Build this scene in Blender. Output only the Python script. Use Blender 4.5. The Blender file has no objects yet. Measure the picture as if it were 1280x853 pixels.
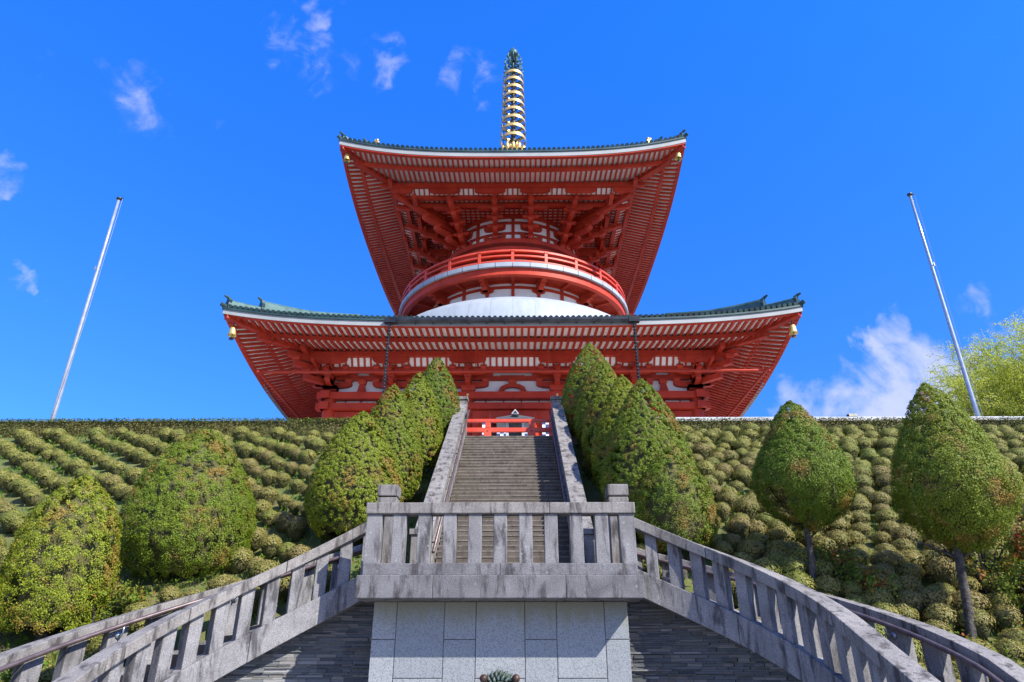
import bpy, math, random
import numpy as np
from mathutils import Vector, Matrix

R = math.radians
S = bpy.context.scene
COL = S.collection

# ------------------------------------------------------------------ camera, sky, sun, exposure
cam_d = bpy.data.cameras.new('camera')
cam = bpy.data.objects.new('camera', cam_d)
COL.objects.link(cam)
cam_d.sensor_width = 36.0
cam_d.lens = 24.0
cam_d.clip_start = 0.1
cam_d.clip_end = 5000
cam.location = (0.31, 0.0, 1.6)
cam.rotation_euler = (R(90 + 25.4), 0, 0.0087)
S.camera = cam

SUN_AZ = R(130)      # clockwise from +Y (away from the camera)
SUN_EL = R(41)
sun_dir = Vector((math.sin(SUN_AZ) * math.cos(SUN_EL), math.cos(SUN_AZ) * math.cos(SUN_EL), math.sin(SUN_EL)))
sd = bpy.data.lights.new('sun', 'SUN')
sd.energy = 5.0
sd.angle = R(0.5)
sd.color = (1.0, 0.95, 0.86)
sun = bpy.data.objects.new('sun', sd)
COL.objects.link(sun)
sun.rotation_euler = sun_dir.to_track_quat('Z', 'Y').to_euler()

S.view_settings.view_transform = 'Standard'
S.view_settings.look = 'None'
S.view_settings.gamma = 1.0
S.view_settings.use_curve_mapping = False
S.view_settings.exposure = 0.82
S.cycles.use_denoising = True
S.cycles.max_bounces = 8
S.cycles.diffuse_bounces = 4
S.cycles.transparent_max_bounces = 8

world = bpy.data.worlds.new('World')
S.world = world
world.use_nodes = True


class NT:
    """small helper round a node tree"""
    def __init__(s, tree):
        s.t = tree
        tree.nodes.clear()

    def n(s, kind, **kw):
        nd = s.t.nodes.new(kind)
        for k, v in kw.items():
            setattr(nd, k, v)
        return nd

    def link(s, a, b):
        s.t.links.new(a, b)

    def val(s, sock, v):
        if hasattr(v, 'is_linked'):
            s.link(v, sock)
        else:
            sock.default_value = v

    def math(s, op, a, b=0.0, c=0.0, clamp=False):
        nd = s.n('ShaderNodeMath', operation=op, use_clamp=clamp)
        s.val(nd.inputs[0], a); s.val(nd.inputs[1], b); s.val(nd.inputs[2], c)
        return nd.outputs[0]

    def vmath(s, op, a, b=(0, 0, 0), scale=None):
        nd = s.n('ShaderNodeVectorMath', operation=op)
        s.val(nd.inputs[0], a); s.val(nd.inputs[1], b)
        if scale is not None:
            s.val(nd.inputs['Scale'], scale)
        return nd.outputs['Value'] if op in ('DOT_PRODUCT', 'LENGTH', 'DISTANCE') else nd.outputs[0]

    def mix(s, f, a, b, blend='MIX'):
        nd = s.n('ShaderNodeMix', data_type='RGBA', blend_type=blend)
        s.val(nd.inputs[0], f); s.val(nd.inputs[6], a); s.val(nd.inputs[7], b)
        return nd.outputs[2]

    def ramp(s, f, stops, interp='LINEAR'):
        nd = s.n('ShaderNodeValToRGB')
        cr = nd.color_ramp
        cr.interpolation = interp
        while len(cr.elements) > 1:
            cr.elements.remove(cr.elements[-1])
        cr.elements[0].position = stops[0][0]
        cr.elements[0].color = (*stops[0][1], 1)
        for p, c in stops[1:]:
            e = cr.elements.new(p)
            e.color = (*c, 1)
        s.val(nd.inputs[0], f)
        return nd.outputs[0]

    def maprange(s, v, a, b, c=0.0, d=1.0, smooth=True):
        nd = s.n('ShaderNodeMapRange', clamp=True, interpolation_type='SMOOTHSTEP' if smooth else 'LINEAR')
        s.val(nd.inputs[0], v); s.val(nd.inputs[1], a); s.val(nd.inputs[2], b); s.val(nd.inputs[3], c); s.val(nd.inputs[4], d)
        return nd.outputs[0]

    def noise(s, vec, scale, detail=4, rough=0.55, dist=0.0):
        nd = s.n('ShaderNodeTexNoise')
        if vec is not None:
            s.link(vec, nd.inputs['Vector'])
        nd.inputs['Scale'].default_value = scale
        nd.inputs['Detail'].default_value = detail
        nd.inputs['Roughness'].default_value = rough
        nd.inputs['Distortion'].default_value = dist
        return nd.outputs['Fac']


def build_world():
    w = NT(world.node_tree)
    sky = w.n('ShaderNodeTexSky', sky_type='NISHITA')
    sky.sun_disc = False
    sky.sun_elevation = SUN_EL
    sky.sun_rotation = SUN_AZ
    sky.altitude = 50
    sky.air_density = 1.0
    sky.dust_density = 0.2
    sky.ozone_density = 3.0
    tc = w.n('ShaderNodeTexCoord')
    sx = w.n('ShaderNodeSeparateXYZ')
    w.link(w.vmath('NORMALIZE', tc.outputs['Generated']), sx.inputs[0])
    tcol = w.ramp(sx.outputs['Z'], [(0.0, (0.40, 0.80, 1.35)), (0.30, (0.33, 0.89, 1.75)), (0.75, (0.22, 1.20, 2.9))])
    tint = w.mix(1.0, sky.outputs[0], tcol, 'MULTIPLY')
    hsv = w.n('ShaderNodeHueSaturation')
    hsv.inputs['Saturation'].default_value = 1.0
    w.link(tint, hsv.inputs['Color'])
    geo = w.n('ShaderNodeTexCoord')
    d = w.vmath('NORMALIZE', geo.outputs['Generated'])
    # clouds: fields of noise round a few directions of the sky
    wn = w.n('ShaderNodeTexNoise')
    w.link(d, wn.inputs['Vector'])
    wn.inputs['Scale'].default_value = 26.0
    wn.inputs['Detail'].default_value = 5.0
    wob = w.vmath('SCALE', w.vmath('SUBTRACT', wn.outputs['Color'], (0.5, 0.5, 0.5)), scale=0.10)
    dw = w.vmath('NORMALIZE', w.vmath('ADD', d, wob))

    def spot(v, r0, r1):
        return w.maprange(w.vmath('DOT_PRODUCT', dw, v), math.cos(r1), math.cos(r0))
    n1 = w.noise(d, 9.0, 7, 0.58, 0.6)
    nw = w.noise(w.vmath('MULTIPLY', d, (0.75, 1.0, 0.75)), 22.0, 6, 0.60, 0.45)
    def nrm(v):
        return tuple(Vector(v).normalized())
    big = w.math('MAXIMUM', spot(nrm((0.50, 0.81, 0.26)), 0.01, 0.18), w.math('MULTIPLY', spot(nrm((0.474, 0.79, 0.385)), 0.0, 0.055), 0.8))
    big = w.math('MAXIMUM', big, w.math('MULTIPLY', spot(nrm((0.41, 0.86, 0.285)), 0.0, 0.12), 0.95))
    mbig = w.maprange(w.math('ADD', w.math('MULTIPLY', big, 0.62), w.math('MULTIPLY', n1, 1.5)), 1.02, 1.42, 0, 0.78)
    wis = None
    for v, r in (((-0.258, .651, .714), .065), ((-0.169, .661, .731), .055), ((-0.054, .685, .726), .06), ((-0.463, .628, .625), .06),
                 ((-0.60, .623, .505), .042), ((-0.308, .624, .719), .04), ((-0.25, .599, .761), .05),
                 ((.56, .74, .40), .04), ((.58, .73, .36), .05), ((-0.585, .70, .41), .022)):
        q = spot(nrm(v), 0.0, r * 0.72)
        wis = q if wis is None else w.math('MAXIMUM', wis, q)
    mw = w.math('MULTIPLY', w.math('POWER', wis, 1.1), w.maprange(nw, 0.42, 0.74, 0.0, 0.66))
    # a broad unseen bank of cloud, added behind the viewer as fill light
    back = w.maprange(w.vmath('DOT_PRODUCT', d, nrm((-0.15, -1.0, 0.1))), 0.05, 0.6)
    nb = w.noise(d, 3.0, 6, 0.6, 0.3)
    mfill = w.math('MULTIPLY', back, w.maprange(nb, 0.34, 0.62, 0, 0.78))
    cloud = w.math('MAXIMUM', w.math('MAXIMUM', mbig, mw), mfill)
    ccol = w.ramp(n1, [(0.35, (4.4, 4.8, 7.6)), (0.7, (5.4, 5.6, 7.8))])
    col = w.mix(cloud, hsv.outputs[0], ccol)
    bg = w.n('ShaderNodeBackground')
    bg.inputs['Strength'].default_value = 0.088
    w.link(col, bg.inputs['Color'])
    out = w.n('ShaderNodeOutputWorld')
    w.link(bg.outputs[0], out.inputs['Surface'])


build_world()

# ------------------------------------------------------------------ materials
MATS = {}


def material(name):
    m = bpy.data.materials.new(name)
    m.use_nodes = True
    MATS[name] = m
    return m, NT(m.node_tree)


def finish(nt, col, rough=0.6, metal=0.0, bump=None, bump_s=0.3, bump_d=0.01, spec=0.5, translucent=None, normal=None):
    b = nt.n('ShaderNodeBsdfPrincipled')
    nt.val(b.inputs['Base Color'], col)
    nt.val(b.inputs['Roughness'], rough)
    nt.val(b.inputs['Metallic'], metal)
    b.inputs['Specular IOR Level'].default_value = spec
    if bump is not None:
        bn = nt.n('ShaderNodeBump')
        bn.inputs['Strength'].default_value = bump_s
        bn.inputs['Distance'].default_value = bump_d
        nt.link(bump, bn.inputs['Height'])
        nt.link(bn.outputs[0], b.inputs['Normal'])
    sh = b.outputs[0]
    if translucent:
        t = nt.n('ShaderNodeBsdfTranslucent')
        nt.val(t.inputs['Color'], col)
        mx = nt.n('ShaderNodeMixShader')
        mx.inputs[0].default_value = translucent
        nt.link(sh, mx.inputs[1]); nt.link(t.outputs[0], mx.inputs[2])
        sh = mx.outputs[0]
    o = nt.n('ShaderNodeOutputMaterial')
    nt.link(sh, o.inputs['Surface'])


def pos(nt):
    return nt.n('ShaderNodeNewGeometry').outputs['Position']


def island(nt):
    return nt.n('ShaderNodeNewGeometry').outputs['Random Per Island']


def c4(c):
    return (c[0], c[1], c[2], 1)


def noisy(name, a, b, scale, rough=0.6, metal=0.0, lo=0.35, hi=0.65, bump_s=0.15, bump_d=0.01, fine=None, spec=0.5, wear=0.0):
    m, nt = material(name)
    p = pos(nt)
    f = nt.noise(p, scale, 5, 0.6)
    col = nt.ramp(f, [(lo, a), (hi, b)])
    if wear:                                 # faded and grimy streaks, and timbers that differ a little
        st = nt.noise(nt.vmath('MULTIPLY', p, (1.6, 1.6, 0.45)), 1.1, 6, 0.7, 0.5)
        col = nt.mix(nt.maprange(st, 0.52, 0.74, 0, wear), col, c4([v * 0.45 for v in a]))
        col = nt.mix(nt.maprange(nt.noise(p, 5.0, 5, 0.7), 0.56, 0.72, 0, wear * 0.5), col, c4([min(1, v * 1.25 + 0.015) for v in b]))
        oi = nt.n('ShaderNodeObjectInfo')
        hs = nt.n('ShaderNodeHueSaturation')
        nt.link(col, hs.inputs['Color'])
        nt.link(nt.maprange(oi.outputs['Random'], 0, 1, 0.86, 1.10, False), hs.inputs['Value'])
        col = hs.outputs[0]
    h = nt.noise(p, fine or scale * 8, 3)
    finish(nt, col, rough, metal, h, bump_s, bump_d, spec)
    return m


noisy('red_paint', (0.375, 0.030, 0.013), (0.48, 0.047, 0.019), 0.9, 0.55, bump_s=0.05, spec=0.25, wear=0.55)
noisy('orange_red_paint', (0.58, 0.05, 0.022), (0.66, 0.075, 0.03), 2.0, 0.5, bump_s=0.05)
noisy('white_plaster', (0.74, 0.73, 0.70), (0.84, 0.83, 0.81), 0.8, 0.8, bump_s=0.05)
noisy('cream_board', (0.72, 0.68, 0.60), (0.82, 0.78, 0.71), 0.8, 0.8, bump_s=0.05)
def dome_material():
    m, nt = material('dome_plaster')
    p = pos(nt)
    sp = nt.n('ShaderNodeSeparateXYZ')
    nt.link(p, sp.inputs[0])
    ang = nt.math('ARCTAN2', sp.outputs['X'], nt.math('SUBTRACT', 50.5, sp.outputs['Y']))
    fr = nt.math('FRACT', nt.math('MULTIPLY', ang, 48 / (2 * math.pi)))
    seam = nt.math('LESS_THAN', fr, 0.035)
    f = nt.noise(nt.vmath('MULTIPLY', p, (1.2, 1.2, 0.25)), 1.4, 6, 0.65)
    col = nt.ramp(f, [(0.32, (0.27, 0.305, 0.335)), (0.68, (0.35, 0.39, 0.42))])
    col = nt.mix(nt.math('MULTIPLY', seam, 0.35), col, (0.15, 0.17, 0.19, 1))
    finish(nt, col, 0.6, 0, f, 0.05)


dome_material()
noisy('slab_grey', (0.27, 0.305, 0.34), (0.36, 0.395, 0.43), 0.8, 0.6, bump_s=0.05)
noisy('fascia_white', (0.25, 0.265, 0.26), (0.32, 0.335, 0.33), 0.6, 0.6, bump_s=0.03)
noisy('patina_tile', (0.010, 0.032, 0.033), (0.030, 0.075, 0.072), 0.7, 0.5, 0.2, bump_s=0.2)
noisy('patina_light', (0.025, 0.075, 0.07), (0.07, 0.15, 0.14), 2.0, 0.5, 0.2, bump_s=0.2)
noisy('gold', (0.62, 0.40, 0.11), (0.80, 0.58, 0.22), 3.0, 0.38, 0.55, bump_s=0.05)
noisy('bell_gold', (0.62, 0.45, 0.12), (0.85, 0.66, 0.26), 3.0, 0.45, 0.7, bump_s=0.05)
noisy('dark_bronze', (0.030, 0.032, 0.030), (0.07, 0.07, 0.065), 3.0, 0.45, 0.6)
noisy('lion_ear', (0.04, 0.02, 0.016), (0.08, 0.042, 0.032), 14.0, 0.5, 0.3)
noisy('lion_bronze', (0.022, 0.026, 0.022), (0.10, 0.15, 0.13), 16.0, 0.5, 0.4, bump_s=0.6)
noisy('gutter_metal', (0.03, 0.033, 0.036), (0.065, 0.068, 0.072), 2.0, 0.35, 0.7)
noisy('galvanised', (0.34, 0.38, 0.43), (0.46, 0.50, 0.55), 4.0, 0.30, 0.6, bump_s=0.03)
noisy('pole_paint', (0.25, 0.275, 0.31), (0.34, 0.365, 0.40), 3.0, 0.30, 0.2, bump_s=0.02)
noisy('pipe_steel', (0.10, 0.072, 0.07), (0.17, 0.125, 0.12), 6.0, 0.45, 0.5, bump_s=0.03)
noisy('navy_cloth', (0.018, 0.04, 0.13), (0.03, 0.06, 0.18), 4.0, 0.8)
noisy('interior_dark', (0.09, 0.012, 0.008), (0.13, 0.02, 0.012), 2.0, 0.7)
noisy('window_green', (0.12, 0.20, 0.12), (0.18, 0.27, 0.17), 2.0, 0.6)
noisy('plaza_paving', (0.26, 0.245, 0.22), (0.36, 0.34, 0.31), 0.25, 0.8, fine=8, bump_s=0.2)
noisy('ground_paving', (0.24, 0.23, 0.215), (0.32, 0.31, 0.29), 0.3, 0.8, fine=8, bump_s=0.2)
noisy('bark', (0.025, 0.021, 0.017), (0.11, 0.095, 0.08), 9.0, 0.9, bump_s=0.9, bump_d=0.03, fine=22)
noisy('twig_core', (0.07, 0.078, 0.016), (0.115, 0.10, 0.03), 6.0, 0.9, bump_s=1.0, bump_d=0.05, fine=25)
noisy('pale_bark', (0.10, 0.085, 0.06), (0.2, 0.17, 0.12), 5.0, 0.9, bump_s=0.5)
noisy('roof_grey', (0.05, 0.058, 0.062), (0.085, 0.095, 0.10), 5.0, 0.5)
noisy('coping_stone', (0.44, 0.46, 0.47), (0.62, 0.63, 0.63), 1.2, 0.8)


def stone(name, lo, hi, stain, stain_amt, speck=70.0):
    m, nt = material(name)
    p = pos(nt)
    big = nt.noise(p, 1.6, 6, 0.65, 0.4)
    base = nt.ramp(big, [(0.3, lo), (0.7, hi)])
    sp = nt.noise(p, speck, 2, 0.7)
    base = nt.mix(nt.maprange(sp, 0.40, 0.62, 0.0, 0.55), base, c4([v * 0.42 for v in lo]))
    base = nt.mix(nt.maprange(nt.noise(p, speck * 0.8 + 9, 2, 0.7), 0.58, 0.72, 0.0, 0.5), base, c4([min(1, v * 1.7) for v in hi]))
    # grime running down in streaks, and pale lichen spots
    st = nt.noise(nt.vmath('MULTIPLY', p, (3.2, 3.2, 0.7)), 1.7, 6, 0.68, 0.3)
    base = nt.mix(nt.math('MULTIPLY', nt.maprange(st, 0.47, 0.66), stain_amt), base, c4(stain))
    vo = nt.n('ShaderNodeTexVoronoi')
    nt.link(p, vo.inputs['Vector'])
    vo.inputs['Scale'].default_value = 3.3
    li = nt.maprange(vo.outputs['Distance'], 0.03, 0.10, 0.25, 0.0)
    base = nt.mix(li, base, (0.46, 0.47, 0.46, 1))
    h = nt.math('ADD', nt.math('MULTIPLY', sp, 0.5), nt.noise(p, 14, 4))
    finish(nt, base, 0.85, 0, h, 0.35, 0.012, 0.3)
    return m


stone('granite_rail', (0.165, 0.158, 0.157), (0.31, 0.30, 0.298), (0.055, 0.051, 0.053), 0.95)
stone('granite_dark', (0.105, 0.10, 0.104), (0.235, 0.228, 0.232), (0.038, 0.034, 0.036), 0.9)
stone('granite_cap', (0.17, 0.156, 0.142), (0.31, 0.288, 0.265), (0.048, 0.043, 0.041), 0.95)
stone('step_stone', (0.095, 0.076, 0.058), (0.15, 0.122, 0.095), (0.05, 0.042, 0.034), 0.6, 45)
stone('nosing_stone', (0.13, 0.112, 0.09), (0.24, 0.215, 0.185), (0.07, 0.058, 0.046), 0.7, 45)


def granite_panel():
    m, nt = material('granite_panel')
    p = pos(nt)
    isl = island(nt)
    base = nt.ramp(isl, [(0.0, (0.235, 0.255, 0.268)), (1.0, (0.31, 0.325, 0.33))])
    sp = nt.noise(p, 52, 2, 0.75)
    base = nt.mix(nt.maprange(sp, 0.47, 0.64, 0, 0.7), base, (0.09, 0.10, 0.11, 1))
    base = nt.mix(nt.maprange(nt.noise(p, 66, 2, 0.7), 0.58, 0.70, 0, 0.5), base, (0.46, 0.47, 0.47, 1))
    # algae and rust stains that start below the ledge, of their own uneven length
    sep = nt.n('ShaderNodeSeparateXYZ'); nt.link(p, sep.inputs[0])
    drip = nt.noise(nt.vmath('MULTIPLY', p, (3.0, 1.0, 0.35)), 2.0, 4, 0.6)
    depth = nt.math('SUBTRACT', nt.math('ADD', sep.outputs['Z'], nt.math('MULTIPLY', drip, 0.75)), 2.62)
    base = nt.mix(nt.maprange(depth, -0.12, 0.30, 0, 0.75), base, (0.20, 0.19, 0.11, 1))
    finish(nt, base, 0.5, 0, sp, 0.1, 0.004, 0.5)


granite_panel()


def slate():
    m, nt = material('slate')
    p = pos(nt)
    base = nt.ramp(island(nt), [(0.0, (0.055, 0.063, 0.070)), (0.3, (0.115, 0.122, 0.13)), (0.5, (0.075, 0.09, 0.095)), (0.75, (0.14, 0.13, 0.122)), (1.0, (0.24, 0.24, 0.24))])
    f = nt.noise(nt.vmath('MULTIPLY', p, (2, 2, 9)), 4, 6, 0.7)
    base = nt.mix(nt.maprange(f, 0.5, 0.75, 0, 0.45), base, (0.15, 0.15, 0.16, 1))
    base = nt.mix(nt.maprange(nt.noise(p, 2.2, 4), 0.55, 0.7, 0, 0.5), base, (0.10, 0.085, 0.06, 1))
    finish(nt, base, 0.65, 0, f, 0.9, 0.02, 0.4)


slate()


def foliage(name, cols, patch=None, patch_scale=1.0, patch_lo=0.56, patch_amt=0.8, trans=0.3, obj_rand=None):
    m, nt = material(name)
    p = pos(nt)
    base = nt.ramp(island(nt), [(i / (len(cols) - 1), c) for i, c in enumerate(cols)])
    if obj_rand:
        oi = nt.n('ShaderNodeObjectInfo')
        base = nt.mix(nt.math('MULTIPLY', oi.outputs['Random'], 0.75), base, c4(obj_rand))
    if patch:
        f = nt.noise(p, patch_scale, 4, 0.65)
        base = nt.mix(nt.maprange(nt.math('ADD', f, nt.math('MULTIPLY', island(nt), 0.10)), patch_lo, patch_lo + 0.12, 0, patch_amt), base, c4(patch))
    finish(nt, base, 0.55, 0, spec=0.25, translucent=trans)


foliage('cypress_leaf', [(0.105, 0.155, 0.010), (0.175, 0.225, 0.014), (0.245, 0.285, 0.018), (0.31, 0.315, 0.024)], (0.36, 0.165, 0.05), 1.3, 0.575, 0.65, 0.2, (0.10, 0.17, 0.012))
foliage('azalea_leaf', [(0.145, 0.165, 0.03), (0.215, 0.225, 0.042), (0.285, 0.285, 0.055), (0.33, 0.245, 0.075)], (0.14, 0.20, 0.028), 0.9, 0.57, 0.55, 0.2, (0.24, 0.175, 0.07))
foliage('hedge_leaf', [(0.10, 0.105, 0.022), (0.15, 0.135, 0.034), (0.19, 0.155, 0.045)], (0.06, 0.10, 0.015), 0.8, 0.55, 0.5, 0.2)
foliage('hedge_top_leaf', [(0.07, 0.14, 0.015), (0.11, 0.19, 0.022)], (0.10, 0.10, 0.03), 0.8, 0.55, 0.5, 0.2)
foliage('grass_leaf', [(0.08, 0.17, 0.014), (0.13, 0.25, 0.022), (0.18, 0.28, 0.03)], (0.12, 0.10, 0.03), 1.0, 0.54, 0.7, 0.35)
foliage('shrub_leaf', [(0.09, 0.15, 0.014), (0.15, 0.21, 0.02), (0.22, 0.26, 0.03)], (0.38, 0.085, 0.03), 1.9, 0.55, 0.9, 0.35)
foliage('spring_leaf', [(0.42, 0.48, 0.05), (0.52, 0.58, 0.07), (0.60, 0.63, 0.11)], None, trans=0.5)
noisy('hill_soil', (0.085, 0.125, 0.022), (0.14, 0.13, 0.045), 1.6, 0.95, fine=30, bump_s=0.9, bump_d=0.05)


# ------------------------------------------------------------------ mesh helpers
class MB:
    def __init__(s):
        s.v = []
        s.f = []

    def add(s, vs, fs):
        o = len(s.v)
        s.v.extend([tuple(map(float, p)) for p in vs])
        s.f.extend([tuple(i + o for i in f) for f in fs])

    def obox(s, c, ax, ay, az):
        c, ax, ay, az = Vector(c), Vector(ax), Vector(ay), Vector(az)
        if ax.cross(ay).dot(az) < 0:
            ax = -ax
        vs = [c + ax * i + ay * j + az * k for k in (-1, 1) for j in (-1, 1) for i in (-1, 1)]
        s.add(vs, [(0, 2, 3, 1), (4, 5, 7, 6), (0, 1, 5, 4), (2, 6, 7, 3), (0, 4, 6, 2), (1, 3, 7, 5)])

    def box(s, x0, x1, y0, y1, z0, z1):
        s.obox(((x0 + x1) / 2, (y0 + y1) / 2, (z0 + z1) / 2), (abs(x1 - x0) / 2, 0, 0), (0, abs(y1 - y0) / 2, 0), (0, 0, abs(z1 - z0) / 2))

    def beam(s, p, q, w, h, up=(0, 0, 1)):
        """box from p to q; p and q lie on the middle of its section"""
        p, q = Vector(p), Vector(q)
        d = q - p
        L = d.length
        if L < 1e-5:
            return
        d /= L
        side = d.cross(Vector(up))
        if side.length < 1e-5:
            side = Vector((1, 0, 0))
        side.normalize()
        u = side.cross(d)
        s.obox((p + q) / 2, d * L / 2, side * w / 2, u * h / 2)

    def tube(s, pts, r, n=8, cap=True):
        pts = [Vector(p) for p in pts]
        if not hasattr(r, '__len__'):
            r = [r] * len(pts)
        rings = []
        ref = None
        for i, p in enumerate(pts):
            d = (pts[min(i + 1, len(pts) - 1)] - pts[max(i - 1, 0)]).normalized()
            if ref is None:
                ref = Vector((0, 0, 1)) if abs(d.z) < 0.9 else Vector((1, 0, 0))
            a = (ref - d * ref.dot(d)).normalized()
            ref = a
            b = d.cross(a)
            rings.append([p + (a * math.cos(t) + b * math.sin(t)) * r[i] for t in [2 * math.pi * k / n for k in range(n)]])
        vs = [q for ring in rings for q in ring]
        fs = []
        for i in range(len(pts) - 1):
            for k in range(n):
                k2 = (k + 1) % n
                fs.append((i * n + k, i * n + k2, (i + 1) * n + k2, (i + 1) * n + k))
        if cap:
            fs.append(tuple(range(n - 1, -1, -1)))
            fs.append(tuple((len(pts) - 1) * n + k for k in range(n)))
        s.add(vs, fs)

    def lathe(s, prof, c=(0, 0, 0), n=32, a0=0.0, a1=2 * math.pi, closed_prof=False):
        full = abs(a1 - a0 - 2 * math.pi) < 1e-6
        m = n if full else n + 1
        vs = []
        for k in range(m):
            t = a0 + (a1 - a0) * k / n
            for r, z in prof:
                vs.append((c[0] + r * math.cos(t), c[1] + r * math.sin(t), c[2] + z))
        P = len(prof)
        fs = []
        for k in range(n):
            k2 = (k + 1) % m
            for j in range(P if closed_prof else P - 1):
                j2 = (j + 1) % P
                fs.append((k * P + j, k2 * P + j, k2 * P + j2, k * P + j2))
        s.add(vs, fs)

    def prism(s, poly, o, u, v, w):
        """poly in (u, v), extruded both ways by w"""
        o, u, v, w = Vector(o), Vector(u), Vector(v), Vector(w)
        n = len(poly)
        a = [o + u * x + v * y - w for x, y in poly]
        b = [o + u * x + v * y + w for x, y in poly]
        fs = [tuple(range(n - 1, -1, -1)), tuple(range(n, 2 * n))]
        for i in range(n):
            j = (i + 1) % n
            fs.append((i, j, n + j, n + i))
        s.add(a + b, fs)

    def sweep(s, frames):
        """frames: list of closed sections (same count of points), capped"""
        n = len(frames[0])
        vs = [p for fr in frames for p in fr]
        fs = []
        for i in range(len(frames) - 1):
            for k in range(n):
                k2 = (k + 1) % n
                fs.append((i * n + k, i * n + k2, (i + 1) * n + k2, (i + 1) * n + k))
        fs.append(tuple(range(n - 1, -1, -1)))
        fs.append(tuple((len(frames) - 1) * n + k for k in range(n)))
        s.add(vs, fs)

    def sphere(s, c, r, n=12, m=8, sz=1.0):
        s.lathe([(max(1e-4, r * math.sin(math.pi * i / m)), -r * sz * math.cos(math.pi * i / m)) for i in range(m + 1)], c, n)

    def build(s, name, mat, parent=None, smooth=False, bevel=0.0, auto=False):
        me = bpy.data.meshes.new(name)
        off = Vector((0, 0, 0))
        q = parent
        while q is not None:
            off += Vector(q.location)
            q = q.parent
        me.from_pydata([(v[0] - off.x, v[1] - off.y, v[2] - off.z) for v in s.v], [], s.f)
        bm_fix(me)
        o = bpy.data.objects.new(name, me)
        COL.objects.link(o)
        o.parent = parent
        me.materials.append(MATS[mat])
        if smooth:
            me.polygons.foreach_set('use_smooth', [True] * len(me.polygons))
            if auto:
                me.set_sharp_from_angle(angle=R(40))
        if bevel:
            md = o.modifiers.new('bevel', 'BEVEL')
            md.width = bevel
            md.segments = 2
            md.limit_method = 'ANGLE'
        return o


import bmesh


def bm_fix(me):
    b = bmesh.new()
    b.from_mesh(me)
    bmesh.ops.recalc_face_normals(b, faces=b.faces)
    b.to_mesh(me)
    b.free()


def leaf_object(name, C, N, size, mat, parent=None, seed=0, aspect=0.55, spread=0.8, blade=False):
    """many small leaf blades: C centres, N outward directions, in world space of the parent"""
    rng = np.random.default_rng(seed)
    me = leaf_mesh(name, C, N, size, mat, rng, aspect, spread, blade)
    o = bpy.data.objects.new(name, me)
    COL.objects.link(o)
    o.parent = parent
    return o


def leaf_verts(C, N, size, rng, aspect=0.55, spread=0.8, blade=False):
    n = len(C)
    N = N / np.maximum(np.linalg.norm(N, axis=1, keepdims=True), 1e-6)
    if not blade:                            # leaves lie like shingles: their faces look outwards
        q = N + rng.normal(size=(n, 3)) * spread * 0.62
        q /= np.linalg.norm(q, axis=1, keepdims=True)
        d = rng.normal(size=(n, 3)) + N * 0.4
        d -= q * np.sum(d * q, axis=1, keepdims=True)
        d /= np.maximum(np.linalg.norm(d, axis=1, keepdims=True), 1e-6)
        s = np.cross(q, d)
        L = (size * rng.uniform(0.6, 1.3, n))[:, None]
        W = L * aspect
        v = np.empty((n, 4, 3))
        v[:, 0] = C - d * L * 0.5
        v[:, 1] = C + s * W * 0.5 + d * L * 0.05
        v[:, 2] = C + d * L * 0.5
        v[:, 3] = C - s * W * 0.5 + d * L * 0.05
        return v.reshape(-1, 3)
    d = N + rng.normal(size=(n, 3)) * spread
    d /= np.linalg.norm(d, axis=1, keepdims=True)
    s = np.cross(d, rng.normal(size=(n, 3)))
    s /= np.maximum(np.linalg.norm(s, axis=1, keepdims=True), 1e-6)
    L = (size * rng.uniform(0.6, 1.3, n))[:, None]
    W = L * aspect
    v = np.empty((n, 4, 3))
    v[:, 0] = C - d * L * 0.5
    v[:, 1] = C + s * W * 0.5 + d * L * 0.05
    v[:, 2] = C + d * L * 0.5
    v[:, 3] = C - s * W * 0.5 + d * L * 0.05
    return v.reshape(-1, 3)


def quads_mesh(name, V, mat):
    n = len(V) // 4
    me = bpy.data.meshes.new(name)
    me.vertices.add(4 * n)
    me.vertices.foreach_set('co', V.astype(np.float32).ravel())
    me.loops.add(4 * n)
    me.loops.foreach_set('vertex_index', np.arange(4 * n, dtype=np.int32))
    me.polygons.add(n)
    me.polygons.foreach_set('loop_start', np.arange(0, 4 * n, 4, dtype=np.int32))
    me.update(calc_edges=True)
    me.materials.append(MATS[mat])
    return me


def leaf_mesh(name, C, N, size, mat, rng, aspect=0.55, spread=0.8, blade=False):
    return quads_mesh(name, leaf_verts(np.asarray(C, float), np.asarray(N, float), size, rng, aspect, spread, blade), mat)


def thing(name, label, cat, loc=(0, 0, 0), group=None):
    o = bpy.data.objects.new(name, None)
    COL.objects.link(o)
    o.empty_display_size = 0.3
    o.location = loc
    o['label'] = label
    o['category'] = cat
    if group:
        o['group'] = group
    return o


def tag(o, label=None, cat=None, group=None, kind=None):
    if label: o['label'] = label
    if cat: o['category'] = cat
    if group: o['group'] = group
    if kind: o['kind'] = kind
    return o

# ------------------------------------------------------------------ setting: ground, hillside, plaza
EYE = 1.6
PLAZA = 9.07


def slope_z(D):
    return EYE + 0.707 * (D - 13.15)


def structure(o):
    o['kind'] = 'structure'
    return o


g = MB()
g.add([(-900, -900, 0), (900, -900, 0), (900, 900, 0), (-900, 900, 0)], [(0, 1, 2, 3)])
structure(g.build('ground', 'ground_paving'))

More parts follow.
